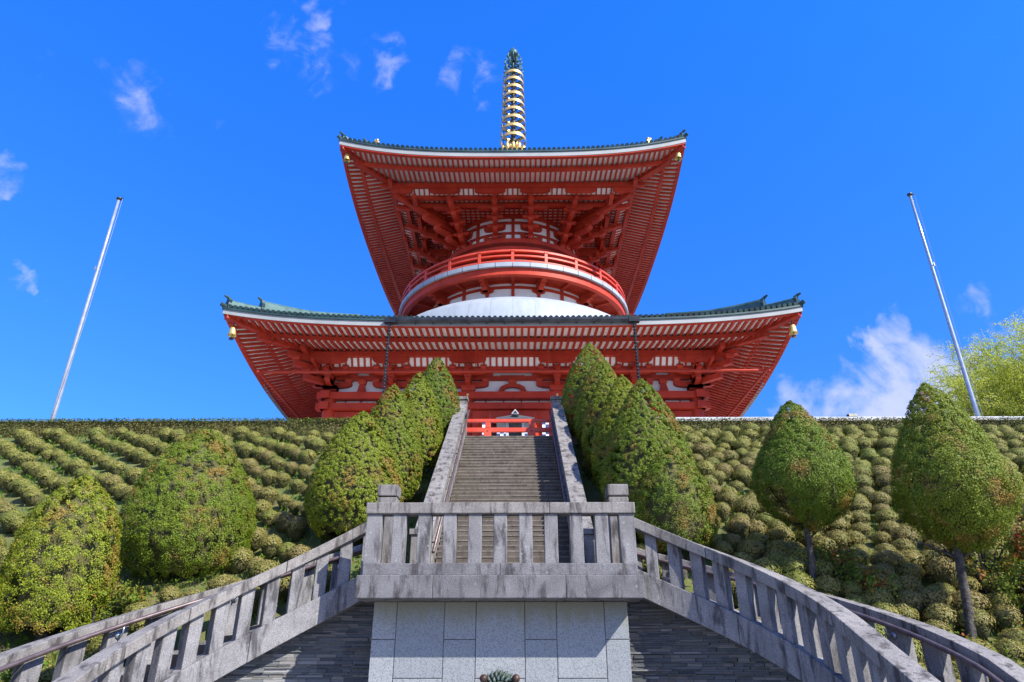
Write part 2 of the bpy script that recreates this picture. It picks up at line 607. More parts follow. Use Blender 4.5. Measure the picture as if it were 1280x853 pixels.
h = MB()
prof = [(10.3, -0.3), (24.75, slope_z(24.45) - 0.3), (24.75, -0.3)]
nx = 60
xs = np.linspace(-70, 70, nx + 1)
rng = np.random.default_rng(4)
Ds = np.linspace(10.3, 24.5, 24)
vs = []
for d in Ds:
    for x in xs:
        jit = 0.05 * math.sin(x * 2.1 + d * 3) + 0.04 * math.sin(x * 5.3 - d * 1.7)
        zz = max(-0.35, slope_z(d) - 0.30 + (jit if abs(x) > 3 else -0.1))
        if abs(x) < 5.9 and d < 14.4:
            zz = -0.35                       # cut away for the curving flights
        vs.append((x, d, zz))
fs = []
for i in range(len(Ds) - 1):
    for k in range(nx):
        a = i * (nx + 1) + k
        fs.append((a, a + 1, a + nx + 2, a + nx + 1))
h.add(vs, fs)
structure(h.build('hillside', 'hill_soil', smooth=True))
p = MB()
p.box(-75, 75, 24.42, 160, -0.2, PLAZA)
p.box(-2.6, 2.6, 23.9, 24.418, 5.0, PLAZA)
structure(p.build('plaza', 'plaza_paving'))

# ------------------------------------------------------------------ central stone staircase
st = thing('stone_staircase', 'long straight flight of worn brown stone steps climbing to the red fence', 'staircase', (0, 15.2, 3.05))
NSTEP = 38
RISE = (PLAZA - 3.05) / NSTEP
RUN = (23.7 - 15.2) / (NSTEP - 1)
for i in range(NSTEP):
    m = MB()
    y0 = 15.2 + RUN * i
    z1 = 3.05 + RISE * (i + 1)
    m.box(-1.56, 1.56, y0 + 0.008, y0 + RUN + 0.20, z1 - RISE - 0.10, z1 - 0.035)
    o = m.build('step', 'step_stone', st)
    m = MB()
    rr = random.Random(i)
    xx = -1.56
    while xx < 1.55:                                   # nosing slabs of uneven length
        x2 = min(1.56, xx + rr.uniform(0.7, 1.1))
        if 1.56 - x2 < 0.3: x2 = 1.56
        m.box(xx + 0.003, x2 - 0.003, y0 + rr.uniform(-0.006, 0.006), y0 + RUN + 0.02, z1 - 0.037, z1 + rr.uniform(-0.004, 0.004))
        xx = x2
    m.build('nosing', 'nosing_stone', o)
m = MB()
m.prism([(15.3, 0), (23.88, 0), (23.88, PLAZA - 0.3), (23.6, PLAZA - 0.35), (15.3, 2.8)], (0, 0, 0), (0, 1, 0), (0, 0, 1), (1.5, 0, 0))
m.build('stair_body', 'step_stone', st)


def stair_line(D):
    return 3.05 + (D - 15.0) * 0.7083


for sgn, side in ((-1, 'left'), (1, 'right')):
    words = {'left': 'sunlit sloping stone railing with steel handrail along the left edge of the central steps',
             'right': 'tree-shaded sloping stone railing with steel handrail along the right edge of the central steps'}[side]
    t = thing('stair_railing', words, 'railing', (sgn * 1.78, 15.0, 3.05), 'stone railings beside the central steps')
    xi, xo = sgn * 1.57, sgn * 1.97
    xm = (xi + xo) / 2
    m = MB()
    segs = 6
    for k in range(segs):
        a = 15.05 + (24.05 - 15.05) * k / segs
        b = 15.05 + (24.05 - 15.05) * (k + 1) / segs - 0.012
        m.beam((xm, a, stair_line(a) + 0.90), (xm, b, stair_line(b) + 0.90), 0.40, 0.20)
    m.build('top_rail', 'granite_cap', t, bevel=0.012)
    m = MB()
    m.beam((xm, 15.05, stair_line(15.05) - 0.05), (xm, 24.05, stair_line(24.05) - 0.05), 0.36, 0.42)
    m.build('base_kerb', 'granite_cap', t, bevel=0.012)
    d = 15.3
    while d < 24:
        m = MB()
        m.box(xm - 0.11, xm + 0.11, d - 0.10, d + 0.10, stair_line(d) - 0.05, stair_line(d) + 0.85)
        m.build('baluster', 'granite_rail', t)
        d += 0.46
    m = MB()
    xr = xi - sgn * 0.075
    m.tube([(xr, a, stair_line(a) + 0.72) for a in (15.0, 18, 21, 24.0)], 0.035, 8)
    m.build('handrail', 'pipe_steel', t, smooth=True)
    d = 15.6
    while d < 24:
        m = MB()
        m.tube([(xr, d, stair_line(d) + 0.70), (xr, d, stair_line(d) + 0.60), (xi + sgn * 0.12, d, stair_line(d) + 0.58)], 0.016, 6)
        m.build('bracket', 'pipe_steel', t)
        d += 1.6
    for dd, hh in ((15.0, 1.05), (24.12, 1.05)):
        m = MB()
        z0 = stair_line(dd)
        m.box(xm - 0.19, xm + 0.19, dd - 0.17, dd + 0.17, z0 - 0.4, z0 + hh)
        m.box(xm - 0.23, xm + 0.23, dd - 0.21, dd + 0.21, z0 + hh + 0.002, z0 + hh + 0.12)
        m.build('newel_post', 'granite_cap', t, bevel=0.01)

# landing between the flights
m = MB()
m.box(-2.2, 2.2, 12.9, 15.25, 0.0, 3.05)
structure(m.build('landing', 'step_stone'))

# ------------------------------------------------------------------ granite wall with a bronze lion head, and the ledge on it
t = thing('granite_wall', 'pale granite panel wall with bronze lion spout under the stone balcony', 'wall', (0, 12.7, 0))
m = MB()
G = 0.006
xsb = [-2.2, -1.79, -0.965, -0.42, 0.42, 0.965, 1.79, 2.2]
for i in range(7):
    a, b = xsb[i] + G, xsb[i + 1] - G
    zs = [0.0, 0.55, 1.33, 2.0, 2.6] if i % 2 == 0 else [0.0, 0.55, 1.36, 2.6]
    if i % 2 == 1:
        zs = [0.0, 0.4, 1.40, 2.6]
    else:
        zs = [0.0, 0.9, 1.995, 2.6]
    for k in range(len(zs) - 1):
        m.box(a, b, 12.66, 12.76, zs[k] + G, zs[k + 1] - G)
m.build('stone_panel', 'granite_panel', t, bevel=0.006)
m = MB()
m.box(-2.19, 2.19, 12.675, 12.95, 0, 2.59)
m.build('mortar_core', 'granite_dark', t)
# lion head
L = Vector((0.0, 12.66, 1.20))
m = MB()
m.lathe([(0.001, 0.0), (0.30, 0.0), (0.31, 0.04), (0.24, 0.07), (0.001, 0.08)], (0, 0, 0), 28)
vs = m.v; m.v = [(L.x + x, L.y - z, L.z + y) for x, y, z in vs]
lion = m.build('lion_head', 'lion_bronze', t, smooth=True)
m = MB()
for ring_r, nl, sz in ((0.255, 24, 0.05), (0.20, 18, 0.05)):                # mane locks
    for k in range(nl):
        a = 2 * math.pi * k / nl + (0.2 if nl == 18 else 0)
        c = L + Vector((math.sin(a) * ring_r, -0.06 - (0.04 if nl == 18 else 0), math.cos(a) * ring_r))
        out = Vector((math.sin(a), 0, math.cos(a)))
        tw = Vector((math.cos(a), 0, -math.sin(a)))
        m.tube([c - out * 0.07, c + Vector((0, -0.05, 0)), c + out * 0.05 + tw * 0.02, c + out * 0.075 + tw * 0.05 + Vector((0, 0.03, 0))], [0.022, 0.030, 0.022, 0.006], 7)
m.build('mane', 'lion_bronze', lion, smooth=True)
m = MB()
m.sphere(L + Vector((0, -0.10, 0.0)), 0.16, 14, 10, 1.1)                       # skull
m.sphere(L + Vector((0, -0.235, -0.06)), 0.085, 12, 8, 0.85)                   # muzzle
m.sphere(L + Vector((0, -0.305, -0.015)), 0.03, 8, 6, 0.7)                     # nose
for sg in (-1, 1):
    m.sphere(L + Vector((sg * 0.065, -0.235, 0.055)), 0.025, 8, 6)             # eye
    m.tube([L + Vector((sg * 0.02, -0.25, 0.075)), L + Vector((sg * 0.075, -0.24, 0.10)), L + Vector((sg * 0.12, -0.19, 0.08))], [0.015, 0.022, 0.012], 6)
    m.sphere(L + Vector((sg * 0.045, -0.295, -0.075)), 0.045, 8, 6, 0.8)       # whisker pads
m.tube([L + Vector((0, -0.2, -0.14)), L + Vector((0, -0.33, -0.15))], 0.035, 10)
m.build('face', 'lion_bronze', lion, smooth=True)
for sg in (-1, 1):
    m = MB()
    m.sphere(L + Vector((sg * 0.265, -0.15, 0.20)), 0.068, 12, 8, 1.0)
    m.build('ear', 'lion_ear', lion, smooth=True)

# balcony: ledge courses, balusters, top rail
t = thing('stone_balcony', 'straight weathered stone balustrade with eleven balusters above the granite wall', 'balustrade', (0, 12.3, 2.6))
m = MB()
for a, b in ((-2.40, -1.12), (-1.117, 1.10), (1.103, 2.40)):
    m.box(a, b, 12.0, 12.9, 2.60, 2.965)
m.build('ledge', 'granite_dark', t, bevel=0.012)
m = MB()
for a, b in ((-2.33, -0.002), (0.002, 2.33)):
    m.box(a, b, 12.09, 12.55, 2.968, 3.165)
m.build('base_course', 'granite_dark', t, bevel=0.012)
for k in range(11):
    x = -2.215 + 0.443 * k
    w = 0.135 if k in (0, 10) else 0.117
    m = MB()
    m.box(x - w, x + w, 12.17, 12.40, 3.167, 4.01)
    m.build('baluster', 'granite_rail', t, bevel=0.012)
m = MB()
m.box(-2.37, 0.86, 12.13, 12.44, 4.012, 4.205)
m.box(0.864, 2.37, 12.13, 12.44, 4.012, 4.205)
m.build('top_rail', 'granite_cap', t, bevel=0.014)

# ------------------------------------------------------------------ the two curving flights beside the balcony


SET_BACK = 1.055


class Path:
    def __init__(s, sg, a, b, k, x0, y0, z0, length):
        # drawn up from sightings; the flights stand a little further back than the ledge
        x0 = sg * (0.31 + (sg * x0 - 0.31) * SET_BACK)
        y0, z0, a, b, length = y0 * SET_BACK, 1.6 + (z0 - 1.6) * SET_BACK, a / SET_BACK, b / SET_BACK ** 2, length * SET_BACK
        s.sg, s.k, s.z0 = sg, k, z0
        ds = 0.02
        n = int(length / ds) + 1
        S_ = np.arange(n) * ds
        th = np.clip(a * S_ + b * S_ * S_, 0, math.pi / 2)
        i90 = np.argmax(th)
        th[i90:] = th[i90]
        s.S = S_
        s.th = th
        s.X = x0 + np.concatenate([[0], np.cumsum(np.cos(th[:-1]) * ds)])
        s.Y = y0 - np.concatenate([[0], np.cumsum(np.sin(th[:-1]) * ds)])

    def at(s, q, off=0.0, up=0.0):
        """off > 0: away from the inside of the bend"""
        th = np.interp(q, s.S, s.th)
        x = np.interp(q, s.S, s.X) + math.sin(th) * off
        y = np.interp(q, s.S, s.Y) + math.cos(th) * off
        return Vector((s.sg * x, y, s.z0 - s.k * q + up))

    def frame(s, q):
        th = np.interp(q, s.S, s.th)
        t = Vector((s.sg * math.cos(th), -math.sin(th), 0))
        n = Vector((s.sg * math.sin(th), math.cos(th), 0))
        return t, n

    def section(s, q, o0, o1, u0, u1):
        return [s.at(q, o0, u0), s.at(q, o1, u0), s.at(q, o1, u1), s.at(q, o0, u1)]


PATHS = {-1: Path(-1, 0.331, -0.0031, 0.5513, 2.22, 12.42, 4.00, 7.0),
         1: Path(1, 0.50, -0.030, 0.4683, 2.16, 12.50, 4.10, 7.6)}
WALK = 1.75
for sg, words in ((-1, ('left', 'sunlit')), (1, ('right', 'shaded'))):
    P = PATHS[sg]
    LEN = (P.z0 - 0.98) / P.k
    # inner balustrade
    t = thing('curved_balustrade', '%s stone balustrade curving down to the %s of the balcony' % (words[1], words[0]), 'balustrade', P.at(0, 0, -1.0), 'curved balustrades beside the balcony')
    m = MB()
    cuts = [0.0, 1.55, 3.1, 4.4, LEN]
    for a, b in zip(cuts[:-1], cuts[1:]):
        m.sweep([P.section(q, -0.10, 0.22, -0.20, 0.0) for q in np.linspace(a, b - 0.008, 12)])
    m.build('top_rail', 'granite_cap', t, bevel=0.014)
    m = MB()
    for a, b in zip([0.0, 2.0, 3.9], [2.0, 3.9, LEN]):
        m.sweep([P.section(q, -0.08, 0.34, -1.40, -0.93) for q in np.linspace(a, b - 0.006, 14)])
    m.build('stringer', 'granite_rail', t, bevel=0.012)
    n = int(LEN / 0.40)
    for k in range(n):
        q = 0.12 + 0.40 * k
        m = MB()
        m.sweep([[P.at(q - 0.105, -0.02, zz + P.k * -0.105 * 0) , P.at(q + 0.105, -0.02, zz), P.at(q + 0.105, 0.18, zz), P.at(q - 0.105, 0.18, zz)] for zz in (-0.935, -0.195)])
        m.build('baluster', 'granite_rail', t, bevel=0.010)
    # steps between the two balustrades
    t = thing('curved_steps', 'curving flight of stone steps going down behind the %s balustrade' % words[0], 'staircase', P.at(0, 0.9, -1.0), 'curving side flights')
    ns = int(LEN * P.k / 0.16)
    for k in range(ns):
        a, b = k * 0.16 / P.k, (k + 1) * 0.16 / P.k
        zz = 3.05 - 0.16 * (k + 1) + 0.16
        m = MB()
        fr = []
        for q in (a, (a + b) / 2, b):
            lo = [P.at(q, 0.345), P.at(q, WALK - 0.03), P.at(q, WALK - 0.03), P.at(q, 0.345)]
            for i, v in enumerate(lo):
                v.z = (zz - 0.5) if i < 2 else zz
            fr.append(lo)
        m.sweep(fr)
        m.build('step', 'step_stone', t)
    # outer balustrade with a steel pipe
    PI_, P = P, Path(*([-1, 0.331, -0.0031, 0.5513, 2.22, 12.42, 4.00, 7.0] if sg < 0 else [1, 0.50, -0.030, 0.52, 2.16, 12.50, 3.87, 7.6]))
    t = thing('handrail_wall', 'low outer stone railing with steel pipe behind the %s curved balustrade' % words[0], 'railing', P.at(0, WALK, -1.0), 'outer railings of the side flights')
    m = MB()
    m.sweep([P.section(q, WALK, WALK + 0.30, -0.17, 0.0) for q in np.linspace(-0.0, LEN, 40)])
    m.build('top_rail', 'granite_cap', t, bevel=0.012)
    m = MB()
    m.sweep([P.section(q, WALK, WALK + 0.30, -1.35, -0.93) for q in np.linspace(-0.0, LEN, 40)])
    m.build('base_kerb', 'granite_rail', t)
    q = 0.25
    k = 0
    while q < LEN - 0.1:
        th = np.interp(q, P.S, P.th)
        m = MB()
        m.sweep([[P.at(q - 0.10, WALK + 0.05, zz), P.at(q + 0.10, WALK + 0.05, zz), P.at(q + 0.10, WALK + 0.25, zz), P.at(q - 0.10, WALK + 0.25, zz)] for zz in (-0.935, -0.165)])
        o = m.build('baluster', 'granite_rail', t, bevel=0.01)
        q += 0.42
        k += 1
    m = MB()
    m.tube([P.at(q, WALK - 0.09, -0.14) for q in np.linspace(0.05, LEN - 0.05, 44)], 0.038, 8)
    m.build('handrail', 'pipe_steel', t, smooth=True)
    q = 0.67
    while q < LEN - 0.1:
        tg, nn = P.frame(q)
        m = MB()
        m.tube([P.at(q, WALK - 0.09, -0.16), P.at(q, WALK - 0.09, -0.29), P.at(q, WALK + 0.02, -0.31)], 0.014, 6)
        c = P.at(q, WALK + 0.02, -0.31)
        m.tube([c, c + nn * 0.035], 0.055, 14)
        m.build('bracket', 'galvanised', t, smooth=True, )
        q += 1.26
    P = PI_
    # stacked slate wall under the stringer
    t = thing('slate_wall', 'dark stacked slate wall under the %s curved balustrade' % words[0], 'wall', P.at(0, 0.2, -4.0), 'slate walls beside the granite panels')
    rr = random.Random(12 + sg)
    m = MB()
    z = 0.0
    while z < 2.9:
        hh = rr.choice((0.018, 0.025, 0.03, 0.04, 0.055))
        q = -0.15 - rr.uniform(0, 0.3)
        while q < LEN:
            w = rr.uniform(0.10, 0.45)
            top = P.at(max(0, q + w)).z - 1.36
            if z + hh > top:
                if P.at(max(0, q)).z - 1.36 < z:
                    break
            out = 0.30 - rr.uniform(0, 0.04) - (0.02 if rr.random() < 0.12 else 0)
            qa, qb = q + 0.002, q + w - 0.002
            a0, b0 = P.at(qa, out), P.at(qb, out)
            a1, b1 = P.at(qa, 0.40), P.at(qb, 0.40)
            if q < 0:
                a0.x -= sg * (-q) * 1.0; a1.x -= sg * (-q) * 1.0
            fr = []
            for va, vb in ((a0, a1), (b0, b1)):
                fr.append([Vector((va.x, va.y, z)), Vector((vb.x, vb.y, z)), Vector((vb.x, vb.y, z + hh - 0.003)), Vector((va.x, va.y, z + hh - 0.003))])
            m.sweep(fr)
            q += w
        z += hh
    m.build('slate_course', 'slate', t)
    m = MB()
    fr = []
    for q in np.linspace(0, LEN, 30):
        a, b = P.at(q, 0.32), P.at(q, 0.60)
        zt = max(0.05, P.at(q).z - 1.42)
        fr.append([Vector((a.x, a.y, 0)), Vector((b.x, b.y, 0)), Vector((b.x, b.y, zt)), Vector((a.x, a.y, zt))])
    m.sweep(fr)
    m.build('backing_wall', 'granite_dark', t)
    # capped posts at the head of the flight
    t = thing('stone_post', 'square stone post with flat cap behind the %s end of the balcony' % words[0], 'post', (sg * 2.35, 14.1, 3.0), 'capped posts behind the balcony')
    m = MB()
    m.box(sg * 2.35 - 0.20, sg * 2.35 + 0.20, 13.9, 14.3, 2.0, 4.69)
    m.build('shaft', 'granite_cap', t, bevel=0.012)
    m = MB()
    m.box(sg * 2.35 - 0.21, sg * 2.35 + 0.21, 13.885, 14.315, 4.715, 4.95)
    m.box(sg * 2.35 - 0.15, sg * 2.35 + 0.15, 13.95, 14.25, 4.68, 4.72)
    m.build('cap', 'granite_cap', t, bevel=0.02)

# ------------------------------------------------------------------ red fence at the head of the stairs
t = thing('red_fence', 'low bright red fence of two rails at the top of the steps', 'fence', (0, 24.75, PLAZA))
for z0, z1, dp in ((9.93, 10.05, 0.07), (9.54, 9.71, 0.06)):
    m = MB()
    m.box(-2.7, 2.7, 24.75 - dp, 24.75 + dp, z0, z1)
    m.build('rail', 'orange_red_paint', t, bevel=0.01)
for x in (-2.45, -0.83, 0.83, 2.45):
    m = MB()
    m.box(x - 0.14, x + 0.14, 24.65, 24.85, PLAZA, 9.538)
    m.box(x - 0.09, x + 0.09, 24.68, 24.82, 9.712, 9.928)
    o = m.build('post', 'orange_red_paint', t, bevel=0.008)
    m = MB()
    m.tube([(x, 24.685, 9.56), (x, 24.665, 9.56)], 0.035, 10)
    m.build('stud', 'dark_bronze', o)
# ------------------------------------------------------------------ the pagoda
CY = 50.5
PB = 10.9                                    # top of its podium
pag = thing('pagoda', 'vermilion two-storey pagoda with round white waist, wide eaves and golden spire', 'pagoda', (0, CY, PLAZA))


def rot(k, v):
    """turn a point, given as for the front side (x, distance from the axis, z), to side k: 0 front, 1 right, 2 rear, 3 left"""
    x, d, z = v
    if k == 0: return (x, CY - d, z)
    if k == 1: return (d, CY + x, z)
    if k == 2: return (-x, CY + d, z)
    return (-d, CY - x, z)


class SB(MB):
    """mesh built in the frame of one side"""
    def __init__(s, k):
        super().__init__()
        s.k = k

    def add(s, vs, fs):
        super().add([rot(s.k, p) for p in vs], fs)


def part(name, m, mat, parent=None, **kw):
    return m.build(name, mat, parent or pag, **kw)


# podium and steps
m = MB()
m.box(-15.2, 15.2, CY - 15.2, CY + 15.2, PLAZA, PB - 0.25)
m.box(-15.4, 15.4, CY - 15.4, CY + 15.4, PB - 0.25, PB)
for i in range(11):
    m.box(-4.5, 4.5, CY - 15.4 - 0.33 * (i + 1), CY - 15.4 - 0.33 * i, PLAZA, PB - 0.166 * (i + 1))
part('podium', m, 'coping_stone')

# ---- lower body
WH = 11.2                                    # half width at the column axes
COLX = [-WH, -7.4, -2.72, 2.72, 7.4, WH]
for k in range(4):
    for i, x in enumerate(COLX[:-1]):
        m = SB(k)
        m.tube([(x, WH, PB), (x, WH, 17.0)], 0.37, 18)
        part('column', m, 'red_paint', smooth=True, auto=True)
for k in (0, 1, 3):
    m = SB(k)
    m.box(-WH, WH, WH - 0.24, WH - 0.14, PB + 0.0, 19.0)
    part('wall', m, 'white_plaster')
    for z0, z1 in ((16.24, 16.66), (15.56, 15.95)):
        m = SB(k)
        m.box(-WH - 0.72, WH + 0.72, WH - 0.1, WH + 0.45 + (0.003 if k else 0), z0, z1)
        o = part('tie_beam', m, 'red_paint')
        m = SB(k)
        for x in COLX:                       # round nail covers
            m.tube([(x, WH + 0.44, (z0 + z1) / 2), (x, WH + 0.52, (z0 + z1) / 2)], [0.10, 0.05], 12)
        m.build('nail_cover', 'bell_gold' if k == 0 else 'bell_gold', o)
    m = SB(k)
    for a, b in zip(COLX[:-1], COLX[1:]):
        n = 5 if b - a > 5 else 4
        for i in range(1, n):
            x = a + (b - a) * i / n
            m.box(x - 0.035, x + 0.035, WH - 0.138, WH - 0.06, 15.95, 16.24)
    part('beam_spacer', m, 'red_paint')
    # doors in the middle, lattice windows in the outer bays
    for a, b in zip(COLX[:-1], COLX[1:]):
        if b - a > 5 or (k == 0 and b - a > 4.5 and False):
            m = SB(k)
            m.box(a + 0.4, b - 0.4, WH - 0.137, WH - 0.10, PB, 15.0)
            part('doorway', m, 'interior_dark')
            m = SB(k)
            m.box(a + 0.3, b - 0.3, WH - 0.1, WH + 0.25, 14.75, 15.5)
            m.box(a + 0.3, a + 0.72, WH - 0.095, WH + 0.22, PB, 14.745)
            m.box(b - 0.72, b - 0.3, WH - 0.095, WH + 0.22, PB, 14.745)
            part('door_frame', m, 'red_paint')
            for s_, x0 in ((1, a + 0.72), (-1, b - 0.72)):
                m = SB(k)
                u = Vector((s_ * 0.38, 0.92, 0)).normalized()
                m.obox(Vector((x0, WH + 0.25, (PB + 14.7) / 2)) + u * 0.95, u * 0.95, Vector((-u.y, u.x, 0)) * 0.06, (0, 0, (14.7 - PB) / 2))
                dr = part('door', m, 'red_paint')
                m = SB(k)
                for zz in (11.4, 12.4, 13.4, 14.35):
                    for q in range(6):
                        c = Vector((x0, WH + 0.25, zz)) + u * (0.15 + 0.32 * q)
                        m.sphere(c + Vector((s_ * 0.07, 0, 0)), 0.06, 6, 4)
                m.build('door_stud', 'bell_gold', dr)
        else:
            m = SB(k)
            m.box(a + 0.55, b - 0.55, WH - 0.137, WH - 0.06, 12.2, 15.05)
            m2 = SB(k)
            for z0, z1 in ((15.05, 15.5), (11.8, 12.2)):
                m2.box(a + 0.36, b - 0.36, WH - 0.135, WH + 0.12, z0, z1)
            for x in (a + 0.62, b - 0.62):
                m2.box(x - 0.1, x + 0.1, WH - 0.133, WH + 0.10, 12.2, 15.05)
            fr = part('window_frame', m2, 'red_paint')
            m.build('pane', 'interior_dark', fr)
            m = SB(k)
            n = int((b - a - 1.5) / 0.16)
            for i in range(n + 1):
                x = a + 0.75 + (b - a - 1.5) * i / n
                m.box(x - 0.05, x + 0.05, WH - 0.058, WH + 0.03, 12.2, 15.05)
            m.build('lattice', 'window_green', fr)


def hijiki(m, c, u, L, w=0.26, hgt=0.30, n=5):
    """bracket arm: flat on top, ends rounded off from below; c = middle of its top"""
    c, u = Vector(c), Vector(u).normalized()
    side = u.cross(Vector((0, 0, 1)))
    poly = [(-L / 2, 0), (-L / 2, -hgt * 0.45)]
    rr = 0.30 * L
    for i in range(n + 1):
        t = math.pi / 2 * i / n
        poly.append((-L / 2 + rr * (1 - math.cos(t)), -hgt * 0.45 - hgt * 0.55 * math.sin(t)))
    poly = poly + [(-x, y) for x, y in reversed(poly)]
    m.prism(poly, c, u, (0, 0, 1), side * w / 2)


def masu(m, c, s=0.42, hgt=0.26):
    """bearing block: square above, sloping in to a smaller foot; c = middle of its foot"""
    c = Vector(c)
    a, b = s / 2, s / 2 * 0.68
    vs = []
    for z, r in ((0, b), (hgt * 0.45, a), (hgt, a)):
        for x, y in ((-r, -r), (r, -r), (r, r), (-r, r)):
            vs.append((c.x + x, c.y + y, c.z + z))
    fs = [(3, 2, 1, 0), (8, 9, 10, 11)]
    for i in (0, 1):
        for q in range(4):
            q2 = (q + 1) % 4
            fs.append((i * 4 + q, i * 4 + q2, i * 4 + 4 + q2, i * 4 + 4 + q))
    m.add(vs, fs)


def bracket_set(m, x, wall_d, z0, corner=0):
    """stepped bracket over a column, in a side frame (x, d, z)"""
    masu(m, (x, wall_d, z0), 0.86, 0.44)
    z = z0 + 0.44
    hijiki(m, (x, wall_d, z + 0.32), (1, 0, 0), 2.5, 0.30, 0.36)
    m.box(x - 0.15, x + 0.15, wall_d, wall_d + 0.95, z, z + 0.32)
    for q in (-1.05, 0, 1.05):
        masu(m, (x + q, wall_d, z + 0.323), 0.44, 0.24)
    masu(m, (x, wall_d + 0.72, z + 0.323), 0.44, 0.24)
    z2 = z + 0.57
    hijiki(m, (x, wall_d, z2 + 0.34), (1, 0, 0), 3.0, 0.28, 0.34)
    hijiki(m, (x, wall_d + 0.72, z2 + 0.34), (1, 0, 0), 2.3, 0.28, 0.34)
    m.box(x - 0.14, x + 0.14, wall_d, wall_d + 1.2, z2, z2 + 0.33)
    m.prism([(0.95, 0.33), (1.75, 0.20), (1.85, -0.05), (1.6, -0.02), (0.95, 0.03)], (x, wall_d, z2), (0, 1, 0), (0, 0, 1), (0.14, 0, 0))
    for q in (-0.95, 0, 0.95):
        masu(m, (x + q, wall_d + 0.72, z2 + 0.343), 0.40, 0.22)


for k in (0, 1, 3):
    for x in COLX:
        m = SB(k)
        bracket_set(m, x, WH, 16.665)
        if k == 0 and abs(x) > 11:
            s_ = 1 if x > 0 else -1          # diagonal arms at the corners
            m.beam((x, WH, 17.3), (x + s_ * 1.35, WH + 1.35, 17.3), 0.32, 0.34)
            m.beam((x, WH, 17.95), (x + s_ * 1.9, WH + 1.9, 17.98), 0.32, 0.34)
            m.beam((x, WH, 18.45), (x + s_ * 2.2, WH + 2.2, 18.5), 0.32, 0.34)
            masu(m, (x + s_ * 1.25, WH + 1.25, 17.47), 0.5, 0.3)
            masu(m, (x + s_ * 1.8, WH + 1.8, 18.15), 0.5, 0.3)
        part('bracket_set', m, 'red_paint')
    for a, b in zip(COLX[:-1], COLX[1:]):
        c = (a + b) / 2
        m = SB(k)
        if b - a > 5:                        # frog-leg strut
            for s_ in (-1, 1):
                m.prism([(0.0, 0.62), (0.0, 0.42), (0.45, 0.34), (0.62, 0.0), (0.92, 0.0), (0.74, 0.42), (0.40, 0.60)], (c, WH + 0.05, 16.662), (s_, 0, 0), (0, 0, 1), (0, 0.1, 0))
            masu(m, (c, WH, 17.28), 0.5, 0.3)
        else:
            m.prism([(-0.30, 0), (0.30, 0), (0.16, 0.6), (-0.16, 0.6)], (c, WH + 0.03, 16.662), (1, 0, 0), (0, 0, 1), (0, 0.1, 0))
            masu(m, (c, WH, 17.262), 0.5, 0.3)
        hijiki(m, (c, WH, 17.86), (1, 0, 0), 1.5, 0.22, 0.29)
        part('strut', m, 'red_paint')
    m = SB(k)
    m.box(-WH - 1.2, WH + 1.2, WH - 0.13, WH + 0.13, 17.56, 17.80)
    m.box(-WH - 1.5, WH + 1.5, WH - 0.13, WH + 0.14, 18.10, 18.34)
    m.box(-WH - 2.2, WH + 2.2, WH + 0.62, WH + 0.80, 17.98, 18.16)
    part('wall_plate', m, 'red_paint')
    m = SB(k)
    m.box(-WH - 2.6, WH + 2.6, WH + 1.12, WH + 1.42, 18.62, 18.93)
    part('eave_purlin', m, 'red_paint')
    m = SB(k)                                # coved board with ribs, between the wall plate and the purlin
    c0, c1 = Vector((0, WH + 0.72, 18.14)), Vector((0, WH + 1.16, 18.70))
    m.add([(-WH - 0.8, c0.y, c0.z), (WH + 0.8, c0.y, c0.z), (WH + 1.25, c1.y, c1.z), (-WH - 1.25, c1.y, c1.z),
           (-WH - 0.8, c0.y - 0.05, c0.z + 0.05), (WH + 0.8, c0.y - 0.05, c0.z + 0.05), (WH + 1.25, c1.y - 0.05, c1.z + 0.05), (-WH - 1.25, c1.y - 0.05, c1.z + 0.05)],
          [(0, 1, 2, 3), (7, 6, 5, 4), (0, 4, 5, 1), (1, 5, 6, 2), (2, 6, 7, 3), (3, 7, 4, 0)])
    cv = part('coving', m, 'cream_board')
    m = SB(k)
    x = -0.386 * 30.5
    while x <= WH + 0.71:
        m.beam((x, c0.y + 0.015, c0.z - 0.02), (x, c1.y + 0.015, c1.z - 0.02), 0.12, 0.06)
        x += 0.386
        if k == 0:
            m.build('coving_rib', 'red_paint', cv)
            m = SB(k)
    if k:
        tag(m.build('coving_rib', 'red_paint', cv), kind='stuff')
    for x in COLX:
        m = SB(k)
        hijiki(m, (x, WH + 1.27, 18.617), (1, 0, 0), 2.25, 0.2, 0.42)
        part('purlin_arm', m, 'red_paint')


